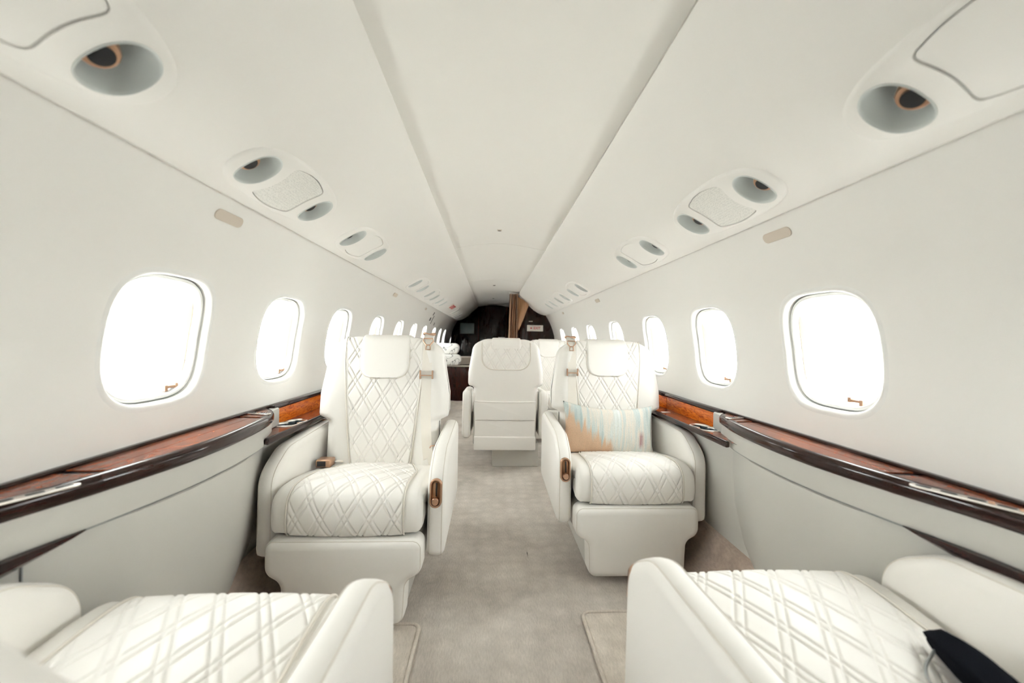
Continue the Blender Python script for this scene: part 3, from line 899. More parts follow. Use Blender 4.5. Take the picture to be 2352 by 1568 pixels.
for k in range(4):
    y = 6.75 + 0.34 * k; sA = sE + 0.03 + 0.012 * k
    root = empty('air_louvre', bin_pt(sA, y, -1)); O = bin_loc(sA, y, -1)
    lp = superloop(0.10, 0.20, 2.2, 32)
    v, f = puff_data(lp, -0.002, 0.010, 0.005, lambda a, b_, t: Vector(bin_pt(sA + b_, y + a, -1, t)) - O, 3)
    obj('hood', v, f, M['bin'], root)
    lp = superloop(0.035, 0.15, 2.2, 24, 0.015)
    v, f = puff_data(lp, 0.008, 0.0115, 0.001, lambda a, b_, t: Vector(bin_pt(sA + b_, y + a, -1, t)) - O, 1)
    obj('slot', v, f, M['dark'] if k == 3 else M['cup'], root)
    tag(root, 'pale louvre near the aft end of the left overhead panel, %s of four' % ('nearest', 'second', 'third', 'farthest')[k], 'louvre')

# ------------------------------------------------------------------ side consoles
ZT = 0.757
def console(sx):
    side = 'left' if sx < 0 else 'right'
    root = empty('side_console', (sx * 0.95, 1.1, 0))
    O = Vector((sx * 0.95, 1.1, 0))
    e = 0.0 if sx < 0 else 0.012
    IN = spline([(0.97, -0.6), (0.97, 0.2), (0.962, 0.55), (0.938 + e, 0.75), (0.898 + e, 0.92), (0.868 + e, 1.10), (0.862 + e, 1.25), (0.872 + e, 1.40), (0.894 + e, 1.54), (0.922 + e, 1.64), (0.958, 1.715), (1.015, 1.775)], 90)
    def L(p, z): return (sx * p[0] - O.x, p[1] - O.y, z)
    def inset(k, d):
        a, b_ = IN[max(0, k - 1)], IN[min(len(IN) - 1, k + 1)]
        t = (b_ - a).normalized(); n = Vector((t.y, -t.x))
        return IN[k] + n * d          # towards the wall
    def strip(name, k0, k1, prof, mat, cap=True, par=root, sharp=50, taper=0.0):
        V = []; F = []; m = len(prof)
        for k in range(k0, k1 + 1):
            q = max(0, min(1, max((IN[k].y - 1.36) / 0.22, (1.02 - IN[k].y) / 0.16))); q = taper * q * q * (3 - 2 * q)
            for d, z in prof: V.append(L(inset(k, d + q), z))
        for i in range(k1 - k0):
            for j in range(m - 1): F.append((i * m + j, i * m + j + 1, (i + 1) * m + j + 1, (i + 1) * m + j))
        if cap: F.append(tuple(range(m))); F.append(tuple(range((k1 - k0) * m, (k1 - k0 + 1) * m)))
        return obj(name, V, F, mat, par, True, sharp)
    n = len(IN) - 1
    kA = min(range(n + 1), key=lambda k: abs(IN[k].y - 0.905)); kB = min(range(n + 1), key=lambda k: abs(IN[k].y - 1.56)); kS = min(range(n + 1), key=lambda k: abs(IN[k].y - 0.80))
    # bull-nose edge, three lengths
    nose = [(0.022, ZT)] + [(0.018 - 0.018 * sin(q), ZT - 0.018 + 0.018 * cos(q)) for q in [pi / 2 * i / 6 for i in range(7)]] + [(0.0 + 0.012 * (1 - cos(q)), ZT - 0.030 - 0.012 * sin(q)) for q in [pi / 2 * i / 5 for i in range(6)]] + [(0.03, ZT - 0.042)]
    for a, b_ in ((0, kA), (kA, kB), (kB, n)):
        strip('edge_trim', a, b_, [(d + (0.0006 if a else 0), z) for d, z in nose], M['wood_edge'])
    # lids
    def lid(name, k0, k1, fn0, fn1, mat):
        V = []; F = []; m = k1 - k0 + 1
        for z in (ZT - 0.004, ZT - 0.0005):
            for k in range(k0, k1 + 1):
                V.append(L(fn0(k), z)); V.append(L(fn1(k), z))
        o = 2 * m
        for i in range(m - 1):
            F.append((o + 2 * i, o + 2 * i + 1, o + 2 * i + 3, o + 2 * i + 2))
            F.append((2 * i, o + 2 * i, o + 2 * i + 2, 2 * i + 2)); F.append((2 * i + 1, o + 2 * i + 1, o + 2 * i + 3, 2 * i + 3))
        F.append((0, 1, o + 1, o)); F.append((2 * m - 2, 2 * m - 1, o + 2 * m - 1, o + 2 * m - 2))
        return obj(name, V, F, mat, root, False)
    xw = 1.0185
    def front(k): return inset(k, 0.0235)
    def seam(k, g=0.0):
        a = IN[k]; x0 = inset(k, 0.0235).x
        x = max(x0 + 0.004, min(0.925 + e + 0.02 * (a.y - 1.2) + 0.02, xw - 0.03))
        return Vector((x + g, a.y))
    def back(k): return Vector((xw - 0.014, IN[k].y))
    V = []; F = []
    for k in range(n - 3): V += [L(inset(k, 0.02), ZT - 0.0045), L(Vector((1.017, IN[k].y)), ZT - 0.0045)]
    obj('seam_shadow_sheet', V, [(2 * i, 2 * i + 1, 2 * i + 3, 2 * i + 2) for i in range(n - 4)], M['dark'], root, False)  # added dark sheet, its black stands in for shade in the lid seams
    lid('lid_front', kA + 1, kB - 1, front, lambda k: seam(k, -0.0012), M['wood_top'])
    lid('lid_back', kA + 1, kB - 1, lambda k: seam(k, 0.0012), back, M['wood_top'])
    lid('end_panel', 0, kA, front, back, M['wood_top'])
    kE = max(k for k in range(n + 1) if inset(k, 0.0235).x < xw - 0.016 and k <= n)
    lid('end_panel', kB, kE, front, back, M['wood_top'])
    # rail along the wall
    V = []; F = []; sec = [(xw - 0.013, ZT - 0.012), (xw - 0.013, ZT + 0.004), (xw - 0.010, ZT + 0.008), (xw + 0.004, ZT + 0.008)]
    for y in (-0.6, 1.775): V += [L((x, y), z) for x, z in sec]
    for j in range(3): F.append((j, j + 1, 4 + j + 1, 4 + j))
    F += [(0, 1, 2, 3), (4, 5, 6, 7)]
    obj('wall_rail', V, F, M['wood_edge'], root, False)
    # upholstered faces
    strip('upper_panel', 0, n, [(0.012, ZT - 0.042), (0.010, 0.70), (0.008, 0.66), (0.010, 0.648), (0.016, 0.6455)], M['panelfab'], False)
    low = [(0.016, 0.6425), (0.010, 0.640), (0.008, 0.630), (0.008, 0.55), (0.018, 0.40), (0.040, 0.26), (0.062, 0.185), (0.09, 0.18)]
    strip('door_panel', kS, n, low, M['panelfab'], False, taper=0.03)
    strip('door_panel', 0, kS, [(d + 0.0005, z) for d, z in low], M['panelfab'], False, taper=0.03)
    pS = inset(kS, 0.0365)
    tube('door_gap_shadow', [L((pS.x + dd, pS.y), z) for dd, z in ((0.0, 0.635), (0.0, 0.55), (0.010, 0.40), (0.032, 0.26))], 0.0022, M['shadow_grey'], root, 5)  # dark cord laid on the door seam, painted stand-in for gap shade
    V = [L(inset(k, 0.018), z) for k in range(n + 1) for z in (0.640, 0.648)]
    obj('panel_gap_shadow', V, [(2 * i, 2 * i + 1, 2 * i + 3, 2 * i + 2) for i in range(n)], M['shadow_grey'], root)  # grey strip backing the seam, shade of the gap put into its colour
    # tapered dark pull
    kP = min(range(n + 1), key=lambda k: abs(IN[k].y - 0.885))
    V = []; F = []
    for k in range(0, kP + 1):
        t = min(1, (IN[kP].y - IN[k].y) / 0.13)
        t = t ** 0.7
        for d, z in ((0.010, 0.6475), (0.004 - 0.010 * t, 0.6470), (0.004 - 0.014 * t, 0.6470 - 0.018 * t), (0.010, 0.6465 - 0.034 * t)):
            V.append(L(inset(k, d), z))
    for i in range(kP):
        for j in range(3): F.append((i * 4 + j, i * 4 + j + 1, i * 4 + j + 5, i * 4 + j + 4))
    obj('pull', V, F, M['wood_edge'], root, True, 40)
    # seat control plate at the aft end
    c = Vector((0.962, 1.615)) if sx < 0 else Vector((0.975, 1.62)); ang = radians(14)
    def Q(a, b_, t): return L((c.x + a * cos(ang) - b_ * sin(ang), c.y + a * sin(ang) + b_ * cos(ang)), ZT + t)
    v, f = puff_data(rrect(0.085, 0.030, 0.004, 3), -0.001, 0.004, 0.0015, Q, 2)
    sp = obj('control_plate', v, f, M['steel'], root)
    for k in range(8):
        mbv = MB(); x = -0.036 + 0.0103 * k
        v, f = puff_data(rrect(0.005, 0.020 if k not in (4,) else 0.012, 0.0015, 2, x, 0), 0.003, 0.0052, 0.0006, Q, 1)
        obj('button', v, f, M['dark'] if k != 4 else M['bronze'], sp)
    # jack panel at the near end
    c2 = Vector((0.945 + e, 0.735)); a2 = radians(114)
    def Q2(a, b_, t): return L((c2.x + a * cos(a2) - b_ * sin(a2), c2.y + a * sin(a2) + b_ * cos(a2)), ZT + t)
    v, f = puff_data(rrect(0.27, 0.024, 0.011, 5), -0.001, 0.003, 0.001, Q2, 2)
    jp = obj('jack_panel', v, f, M['steel'], root)
    for k in range(6):
        x = 0.112 - 0.040 * k
        v, f = puff_data(rrect(0.026, 0.012, 0.005, 4, x, 0), 0.002, 0.0036, 0.0004, Q2, 1)
        obj('jack', v, f, M['dark'], jp)
        if k >= 3:
            v, f = puff_data(superloop(0.010, 0.010, 2, 12, x + 0.02, 0.0), 0.002, 0.006, 0.001, Q2, 2)
            obj('stud', v, f, M['bronze'], jp)
    tag(root, 'glossy burl-topped side console with pale leather doors along the %s wall' % side, 'console')
console(-1); console(1)

ZL = 0.676
def ledge(sx, yend):
    side = 'left' if sx < 0 else 'right'
    y0 = 1.50; yc = 1.9
    root = empty('side_ledge', (sx * 0.94, yc, 0)); O = Vector((sx * 0.94, yc, 0))
    xi = 0.886
    def B(name, x0, x1, a, b_, z0, z1, mat, r=0.004, par=root):
        xa, xb = sorted((sx * x0 - O.x, sx * x1 - O.x))
        return rbox(name, xa, xb, a - yc, b_ - yc, z0, z1, mat, par, r, 2)
    cuts = [y0, 2.32, 3.15, 4.0, yend]
    # recessed top boards with the cup holder opening in the first
    cy = 1.80 if sx > 0 else 1.83
    cx = 0.943
    def cup_loop(g, k=20):
        # two overlapping circles (figure-of-eight finger cut-out) as one outline
        L_ = []
        r1, r2, d = 0.043 + g, 0.036 + g, 0.066
        x_ = (d * d + r1 * r1 - r2 * r2) / (2 * d); h = sqrt(r1 * r1 - x_ * x_)
        a1 = atan2(h, x_); a2 = atan2(h, x_ - d)
        for i in range(k + 1):
            q = a1 + (2 * pi - 2 * a1) * i / k; L_.append((r1 * cos(q), r1 * sin(q)))
        for i in range(1, k):
            q = -a2 + 2 * a2 * i / k; L_.append((d + r2 * cos(q), r2 * sin(q)))
        q = radians(104) if sx > 0 else radians(76)
        q = radians(100)
        return [(cx + (a - 0.03) * cos(q) - b_ * sin(q), cy + (a - 0.03) * sin(q) + b_ * cos(q)) for a, b_ in L_]
    hole = cup_loop(0.0)
    v2, f2 = cdt_sheet(dens([(xi + 0.018, cuts[0]), (0.992, cuts[0]), (0.992, cuts[1] - 0.001), (xi + 0.018, cuts[1] - 0.001)], 0.03), [hole], [])
    obj('ledge_board', [(sx * p.x - O.x, p.y - yc, ZL) for p in v2], f2, M['wood_top'], root, False)
    for a, b_ in zip(cuts[1:], cuts[2:]): B('ledge_board', xi + 0.018, 0.992, a + 0.001, b_ - 0.001, ZL - 0.01, ZL, M['wood_top'], 0.001)
    # cup holder
    n = len(hole); V = []
    rings = [(0.010, ZL - 0.001), (0.009, ZL + 0.003), (0.004, ZL + 0.0045), (0.0, ZL + 0.003), (-0.001, ZL - 0.003)]
    for g, z in rings: V += [(sx * p[0] - O.x, p[1] - yc, z) for p in cup_loop(g)]
    cup = obj('cup_holder', V, [(i * n + j, i * n + (j + 1) % n, (i + 1) * n + (j + 1) % n, (i + 1) * n + j) for i in range(4) for j in range(n)], M['steel'], root)
    V = []
    for g, z in ((-0.001, ZL - 0.003), (-0.003, ZL - 0.024)): V += [(sx * p[0] - O.x, p[1] - yc, z) for p in cup_loop(g)]
    obj('liner', V, [(j, (j + 1) % n, n + (j + 1) % n, n + j) for j in range(n)] + [tuple(range(n, 2 * n))], M['blue'], cup)
    # inner trim, fascia boards, rail
    for a, b_ in ((y0 + 0.04, 2.32), (2.323, yend)):
        B('edge_trim', xi, xi + 0.0175, a, b_, ZL - 0.023, ZL + 0.003, M['wood_edge'], 0.006)
    for a, b_ in ((1.77, 2.318), (2.322, 2.95), (2.954, 3.70), (3.704, yend)):
        B('fascia_board', 0.992, 1.006, a, b_, ZL - 0.005, 0.744, M['wood_fascia'], 0.001)
    for a, b_ in ((1.77, 2.335), (2.338, yend)):
        B('upper_rail', 0.986, 1.024, a, b_, 0.744, 0.764, M['wood_edge'], 0.006)
    # white curved block where the ledge meets the console
    lp = round_poly([(0.955, 1.66), (1.02, 1.66), (1.02, 1.815), (0.975, 1.80)], [0.0, 0.0, 0.02, 0.045])
    v, f = puff_data(lp, ZL + 0.001, 0.752, 0.006, lambda a, b_, t: (sx * a - O.x, b_ - yc, t), 2)
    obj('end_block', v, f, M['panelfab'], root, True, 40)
    # side panel under the ledge
    V = []; pr = [(0.965, ZL - 0.03), (0.968, 0.58), (0.975, 0.40), (0.985, 0.20)]
    V = []; F = []
    for y in (y0, yend): V += [(sx * a - O.x, y - yc, z) for a, z in pr]
    for j in range(3): F.append((j, j + 1, 5 + j, 4 + j))
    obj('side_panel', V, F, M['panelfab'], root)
    rbox('table_release', *sorted((sx * 0.905 - O.x, sx * 0.955 - O.x)), 2.18 - yc, 2.20 - yc, ZL, ZL + 0.003, M['steel'], root, 0.001)
    tag(root, 'low wood ledge with orange figured fascia and cup holder behind the %s facing seat' % side, 'ledge')
ledge(-1, 4.9); ledge(1, 4.9)

# ------------------------------------------------------------------ seats
def arc_lengths(P):
    L = [0.0]
    for a, b_ in zip(P, P[1:]): L.append(L[-1] + (b_ - a).length)
    return L
def sheet_data(prof, hw, r, depth, nu, disp=None, out=0.0, sign=1, arc=4):
    """prof: 2-D (y,z) samples; hw(i)->half width; rounded long edges; outward normal picked by sign"""
    n = len(prof); S_ = arc_lengths(prof); V = []; F = []
    us = []          # (kind, value)
    for i in range(n):
        a, b_ = prof[max(0, i - 1)], prof[min(n - 1, i + 1)]
        t = (b_ - a).normalized(); nm = Vector((-t.y, t.x)) * sign
        w = hw(i)
        row = [(-w, depth)] + [(-(w - r) - r * cos(q), r - r * sin(q)) for q in [pi / 2 * k / arc for k in range(arc)]]
        row += [(-(w - r) + 2 * (w - r) * k / nu, 0.0) for k in range(nu + 1)]
        row += [((w - r) + r * sin(q), r - r * cos(q)) for q in [pi / 2 * (k + 1) / arc for k in range(arc)]] + [(w, depth)]
        for x, ins in row:
            d = (disp(x, S_[i]) if (disp and ins == 0.0) else 0.0)
            p = prof[i] + nm * (out - ins + d)
            V.append((x, p.x, p.y))
    m = len(row)
    for i in range(n - 1):
        for j in range(m - 1): F.append((i * m + j, i * m + j + 1, (i + 1) * m + j + 1, (i + 1) * m + j))
    return V, F
def quilt(x, s, px=0.088, k=0.60, g=0.0105, dep=0.0046, w=0.0031):
    h = 0.0
    for sg in (1, -1):
        p = (x + sg * k * s) / px
        f = (p - floor(p)) * px
        for c in (px / 2 - g, px / 2 + g):
            d = abs(f - c)
            h = max(h, exp(-(d / w) ** 2))
    return -dep * h + dep * 0.5
def edge_path(prof, hw, sg, off, sign=1):
    n = len(prof); out = []
    for i in range(n):
        a, b_ = prof[max(0, i - 1)], prof[min(n - 1, i + 1)]
        t = (b_ - a).normalized(); nm = Vector((-t.y, t.x)) * sign
        p = prof[i] + nm * off; out.append((sg * hw(i), p.x, p.y))
    return out

# profiles in (y, z): y = 0 at the front of the cushion, growing towards the back
CUSH = [Vector(p) for p in spline([(0.040, 0.347), (0.012, 0.352), (0.000, 0.375), (-0.002, 0.42), (0.012, 0.475), (0.050, 0.503), (0.12, 0.509), (0.25, 0.496), (0.38, 0.474), (0.50, 0.462)], 230)]
BACKF = [(0.455, 0.40), (0.452, 0.47), (0.462, 0.60), (0.484, 0.78), (0.510, 0.95), (0.527, 1.035)]
BACKT = [(0.545, 1.061), (0.580, 1.070), (0.618, 1.060), (0.636, 1.030)]
BACKR = [(0.648, 0.95), (0.652, 0.78), (0.645, 0.60), (0.630, 0.40), (0.622, 0.24)]
BACK_ALL = spline(BACKF + BACKT + BACKR, 120)
def back_hw(z, front):
    # half width of the backrest shell by height
    if z > 0.965:
        t = min(1, (z - 0.965) / 0.105); return 0.183 + 0.098 * sqrt(max(0, 1 - t * t)) if t < 1 else 0.183
    if z > 0.695: return 0.281 + 0.027 * min(1, (0.965 - z) / 0.17)
    if z > 0.668:
        t = (z - 0.668) / 0.027; return 0.262 + 0.046 * (t * t * (3 - 2 * t))
    return 0.262
BQ = spline(BACKF[1:] + BACKT[:1], 230)
def bq_hw(i):
    z = BQ[i].y
    t = max(0, min(1, (z - 0.46) / 0.5))
    return 0.133 + 0.052 * t ** 0.8
CQ = CUSH[6:224]
def cq_hw(i):
    t = i / (len(CQ) - 1)
    return 0.205 - 0.065 * max(0, (t - 0.62) / 0.38) ** 1.2
HP_prof = spline([(0.4985, 0.872), (0.510, 0.95), (0.528, 1.026)] + [(a, b_ - 0.010) for a, b_ in BACKT] + [(0.641, 0.99)], 60)
def hp_hw(i):
    z = HP_prof[i].y; s = i / 59
    if s < 0.75 and z < 0.95:
        t = max(0, (0.95 - z) / 0.0785); return 0.118 - 0.058 * (1 - sqrt(max(0, 1 - min(1, t) ** 2.6)))
    return 0.118
ARM = round_poly([(0.050, 0.235), (0.66, 0.255), (0.66, 0.650), (0.185, 0.627), (0.056, 0.548)], [0.03, 0.05, 0.05, 0.15, 0.11], 10)
ARM = dens(ARM, 0.03)
FOOT = round_poly([(-0.215, 0.03), (0.215, 0.03), (0.222, 0.185), (0.278, 0.215), (0.278, 0.338), (-0.278, 0.338), (-0.278, 0.215), (-0.222, 0.185)], [0.035, 0.035, 0.04, 0.05, 0.035, 0.035, 0.05, 0.04], 8)
FOOT = dens(FOOT, 0.03)
SEATMESH = {}
def smesh(key, fn, sharp=None):
    if key not in SEATMESH:
        v, f = fn(); SEATMESH[key] = tomesh(key if isinstance(key, str) else key[0], v, f, True, True, sharp)
    return SEATMESH[key]
HINGE = Vector((0, 0.50, 0.44))
def seat(loc, rz, label, inboard, recline=0.0, front_detail=True, rear_detail=False, belt=False, base_dx=0.0, footrest=True, buckle=False):
    root = empty('lounge_seat', loc, rz)
    tag(root, label, 'seat', 'cream leather lounge seats')
    lea = M['leather']
    RM = Matrix.Translation(HINGE) @ Matrix.Rotation(-recline, 4, 'X') @ Matrix.Translation(-HINGE)
    def back(o):
        o.matrix_local = RM; return o
    # --- cushion
    cu = link('seat_cushion', smesh('seat_cushion', lambda: sheet_data(CUSH, lambda i: 0.274, 0.036, 0.135, 16, lambda x, s: 0.010 * (1 - (x / 0.274) ** 2) - 0.006)), root, lea)
    q = link('quilted_panel', smesh('cushion_quilt', lambda: sheet_data(CQ, cq_hw, 0.006, 0.012, 150, lambda x, s: quilt(x, s) + 0.010 * (1 - (x / 0.274) ** 2) - 0.006, out=0.004)), cu, lea)
    for sg in (1, -1):
        link('piping', smesh(('piping_c', sg), lambda: tube_data(edge_path(CQ[::3], lambda i: cq_hw(min(len(CQ) - 1, i * 3)) + 0.003, sg, 0.0035), 0.0032, 6)), cu, M['pipe'])
    # --- backrest shell and quilt
    def shell():
        v, f = sheet_data(BACK_ALL, lambda i: back_hw(BACK_ALL[i].y, i < 60), 0.040, 0.078, 18, lambda x, s: (0.016 * max(0, min(1, (abs(x) - 0.13) / 0.08)) if s < 0.62 else 0.0))
        return v, f
    ba = back(link('backrest', smesh('backrest', shell), root, lea))
    if front_detail:
        q = link('quilted_panel', smesh('back_quilt', lambda: sheet_data(BQ, bq_hw, 0.006, 0.014, 140, lambda x, s: quilt(x, s + 0.05), out=0.008)), ba, lea)
        for sg in (1, -1):
            link('piping', smesh(('piping_b', sg), lambda: tube_data(edge_path(BQ[::3], lambda i: bq_hw(min(len(BQ) - 1, i * 3)) + 0.004, sg, 0.010), 0.0034, 6)), ba, M['pipe'])
    hp = back(link('headrest_pad', smesh('headrest_pad', lambda: sheet_data(HP_prof, hp_hw, 0.012, 0.016, 14, None, out=0.020)), root, lea))
    nh = [k for k in range(60) if k < 30]
    path = edge_path(HP_prof[:26][::-1], lambda i: hp_hw(25 - i) + 0.001, -1, 0.010, -1) + [(x, p.x - 0.010, p.y - 0.003) for x in [-0.04, 0.0, 0.04] for p in [HP_prof[0]]] + edge_path(HP_prof[:26], hp_hw, 1, 0.010)
    link('piping', smesh('piping_h', lambda: tube_data(path, 0.003, 6)), hp, M['pipe'])
    # --- rear of the backrest
    if rear_detail:
        RQ = spline([(0.632, 1.040), (0.6400, 1.010), (0.6475, 0.95), (0.6535, 0.88), (0.653, 0.822)], 80)
        def rq_hw(i):
            z = RQ[i].y; t = max(0, min(1, (0.925 - z) / 0.105)); return 0.196 - 0.105 * (1 - sqrt(max(0, 1 - t ** 2.4)))
        link('rear_quilt', smesh('rear_quilt', lambda: sheet_data(RQ, rq_hw, 0.005, 0.012, 140, lambda x, s: quilt(x, s), out=0.004)), ba, lea)
        pth = edge_path(RQ[::-1], lambda i: rq_hw(79 - i) + 0.003, -1, 0.004, 1)[::-1]
        pl = edge_path(RQ, lambda i: rq_hw(i) + 0.003, -1, 0.005); pr = edge_path(RQ, lambda i: rq_hw(i) + 0.003, 1, 0.005)
        link('piping', smesh('piping_r', lambda: tube_data(pl + [(-0.05, pl[-1][1], pl[-1][2] - 0.003), (0.05, pl[-1][1], pl[-1][2] - 0.003)] + pr[::-1], 0.0035, 6)), ba, M['pipe'])
        v, f = puff_data(dens(round_poly([(-0.112, 1.004), (0.112, 1.004), (0.116, 1.07), (-0.116, 1.07)], [0.014, 0.014, 0.01, 0.01]), 0.02), 0.648, 0.682, 0.008, lambda a, b_, t: (a, t - 0.022 - 0.03 * max(0, (b_ - 1.02) / 0.05), b_), 3)
        link('headrest_flap', tomesh('headrest_flap', v, f), ba, lea)
        for k, (z0, z1, w0, w1, yo) in enumerate(((0.405, 0.565, 0.249, 0.256, 0.668), (0.262, 0.420, 0.247, 0.250, 0.660))):
            lp = dens(round_poly([(-w0, z0), (w0, z0), (w1, z1), (-w1, z1)], [0.004, 0.004, 0.012, 0.012], 4), 0.03)
            v, f = puff_data(lp, 0.60, yo, 0.006, lambda a, b_, t: (a, t - 0.010 * (0.5 - b_) if t > 0.64 else t, b_ - 0.006 * max(0, 1 - (a / 0.25) ** 2) * (1 if b_ > z1 - 0.02 else 0)), 3)
            link('back_pocket', tomesh('back_pocket', v, f, True, True, 50), root, lea)
            tb = [(w1 * 0.98 * (-1 + 2 * i / 12), yo - 0.010 * (0.5 - z1) - 0.001, z1 - 0.004 - 0.006 * (1 - (-1 + 2 * i / 12) ** 2)) for i in range(13)]
            tube('pocket_binding', tb, 0.005, M['leather'], root)
        rbox('rear_skirt', -0.252, 0.252, 0.10, 0.672, 0.165, 0.275, lea, root, 0.008)
    # --- armrests
    for sg in (1, -1):
        arm = link('armrest', smesh(('armrest', sg), lambda: puff_data(ARM, sg * 0.281 if sg > 0 else -0.351, sg * 0.351 if sg > 0 else -0.281, 0.030, lambda a, b_, t: (t, a, b_), 4)), root, lea)
        for d in (0.002, 0.068):
            x = sg * (0.281 + d); lp = offset_loop(ARM, 0.016)
            link('seam', smesh(('seam', sg, d), lambda: tube_data([(sg * (0.281 + (0.012 if d < 0.03 else 0.058)), p[0], p[1]) for p in offset_loop(ARM, 0.0060)], 0.0016, 5, True)), arm, M['pipe'])
        if sg == inboard and front_detail:
            # recline control let into the front of the armrest
            xc = sg * 0.316; zc_ = 0.485; tilt = radians(7)
            def Q(a, b_, t): 
                return (xc + a, 0.0465 - t * cos(tilt) + b_ * sin(tilt), zc_ + b_ * cos(tilt) + t * sin(tilt))
            ctl = None
            ring = rrect(0.046, 0.106, 0.0229, 10); inn = rrect(0.031, 0.090, 0.0154, 10)
            V = []; n = len(ring)
            for lp, t in ((ring, -0.012), (ring, 0.003), (rrect(0.042, 0.102, 0.0209, 10), 0.0055), (rrect(0.034, 0.093, 0.0169, 10), 0.0055), (inn, 0.003), (inn, -0.006)): V += [Q(a, b_, t) for a, b_ in lp]
            F = [(i * n + j, i * n + (j + 1) % n, (i + 1) * n + (j + 1) % n, (i + 1) * n + j) for i in range(5) for j in range(n)] + [tuple(range(5 * n, 6 * n))]
            ctl = obj('recline_control', V, F, M['bronze'], arm, True, 50)
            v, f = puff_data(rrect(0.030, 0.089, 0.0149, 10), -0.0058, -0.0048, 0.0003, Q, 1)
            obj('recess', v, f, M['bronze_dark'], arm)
            v, f = puff_data(rrect(0.006, 0.050, 0.0029, 4, 0.002, 0.012), -0.0065, -0.0035, 0.0005, Q, 1)
            obj('slot', v, f, M['dark'], arm)
            V = []; F = []; n = 20
            for rr, t in ((0.0125, -0.006), (0.0135, 0.006), (0.0135, 0.013), (0.0118, 0.0155)):
                V += [Q(rr * cos(2 * pi * j / n), -0.028 + rr * sin(2 * pi * j / n), t) for j in range(n)]
            F = [(i * n + j, i * n + (j + 1) % n, (i + 1) * n + (j + 1) % n, (i + 1) * n + j) for i in range(3) for j in range(n)] + [tuple(range(3 * n, 4 * n))]
            obj('knob', V, F, M['bronze'], arm, True, 50)
    # --- footrest, frame, base
    if footrest:
        ft = link('footrest', smesh('footrest', lambda: puff_data(FOOT, -0.022, 0.085, 0.030, lambda a, b_, t: (a, t, b_), 5)), root, lea)
        link('seam', smesh('foot_seam', lambda: tube_data([(a, -0.0095, b_) for a, b_ in offset_loop(FOOT, 0.0056)], 0.0014, 5, True)), ft, M['pipe'])
    link('under_frame', smesh('under_frame', lambda: (lambda m: (m.v, m.f))(MB().box(-0.262, 0.262, 0.095, 0.60, 0.20, 0.338))), root, M['shellgrey'])
    b = link('base', rbox_mesh('base', -0.195 + base_dx, 0.195 + base_dx, 0.14, 0.57, 0.0, 0.20, 0.008), root, M['shellgrey'])
    link('label_plate', rbox_mesh('label_plate', -0.1965 * inboard - 0.001 + base_dx, -0.1965 * inboard + 0.001 + base_dx, 0.20, 0.23, 0.05, 0.10, 0.0005, 1), root, M['dark'])
    # --- shoulder belt
    if belt:
        bx = inboard * 0.205
        path = spline([(0.600, 1.083), (0.560, 1.088), (0.528, 1.062), (0.506, 1.00), (0.483, 0.88), (0.460, 0.72), (0.440, 0.60), (0.436, 0.52), (0.446, 0.462)], 50)
        V = []; F = []
        for i, p in enumerate(path):
            t = i / 49
            xx = bx + inboard * (0.026 * max(0, (t - 0.55) / 0.45) ** 1.5)
            tw = 0.0235
            for dx, dy in ((-tw, -0.0015), (tw, -0.0015), (tw, 0.0015), (-tw, 0.0015)):
                V.append((xx + dx, p.x + dy, p.y))
        for i in range(49):
            for j in range(4): F.append((i * 4 + j, i * 4 + (j + 1) % 4, (i + 1) * 4 + (j + 1) % 4, (i + 1) * 4 + j))
        st = obj('shoulder_strap', V, F, M['webbing'], root, True, 40)
        mb = MB()
        for sg in (-1, 1): mb.box(bx + sg * 0.029 - 0.003, bx + sg * 0.029 + 0.003, 0.466, 0.483, 0.872, 0.912)
        mb.box(bx - 0.029, bx + 0.029, 0.4655, 0.471, 0.886, 0.891)
        mb.build('adjuster', M['bronze'], st)
        # guide ring and hook at the top
        tube('guide', [(bx + 0.030 * cos(q), 0.552 + 0.022 * sin(q), 1.088 + 0.004 * sin(2 * q)) for q in [2 * pi * k / 20 for k in range(20)]], 0.004, M['bronze'], st, 6, True)
        hk = [(-0.022, 1.066), (0.020, 1.066), (0.025, 1.052), (0.009, 1.034), (0.011, 1.012), (-0.011, 1.012), (-0.009, 1.034), (-0.025, 1.052)]
        tube('tongue', [(bx + a, 0.507 + (b_ - 1.012) * 0.25, b_) for a, b_ in hk], 0.0032, M['bronze'], st, 6, True)
        tube('tongue_bar', [(bx - 0.009, 0.512, 1.034), (bx + 0.009, 0.512, 1.034)], 0.003, M['bronze'], st, 6)
        rbox('care_tag', *sorted((inboard * 0.238, inboard * 0.252)), 0.436, 0.440, 0.505, 0.522, M['ink'], root, 0.001)
        tube('strap_loop', spline([(inboard * 0.232, 0.438, 0.545), (inboard * 0.240, 0.430, 0.560), (inboard * 0.262, 0.428, 0.562)], 10), 0.0025, M['bronze'], root, 6)
    if buckle:
        bu = rbox('buckle', -0.262, -0.196, 0.360, 0.420, 0.478, 0.512, M['bronze'], root, 0.006)
        mb = MB(); mb.box(-0.255, -0.217, 0.3585, 0.362, 0.484, 0.507); mb.build('buckle_slot', M['dark'], bu)
        tube('buckle_strap', spline([(-0.20, 0.41, 0.492), (-0.18, 0.435, 0.486), (-0.17, 0.46, 0.475)], 8), 0.006, M['webbing'], bu)
    return root

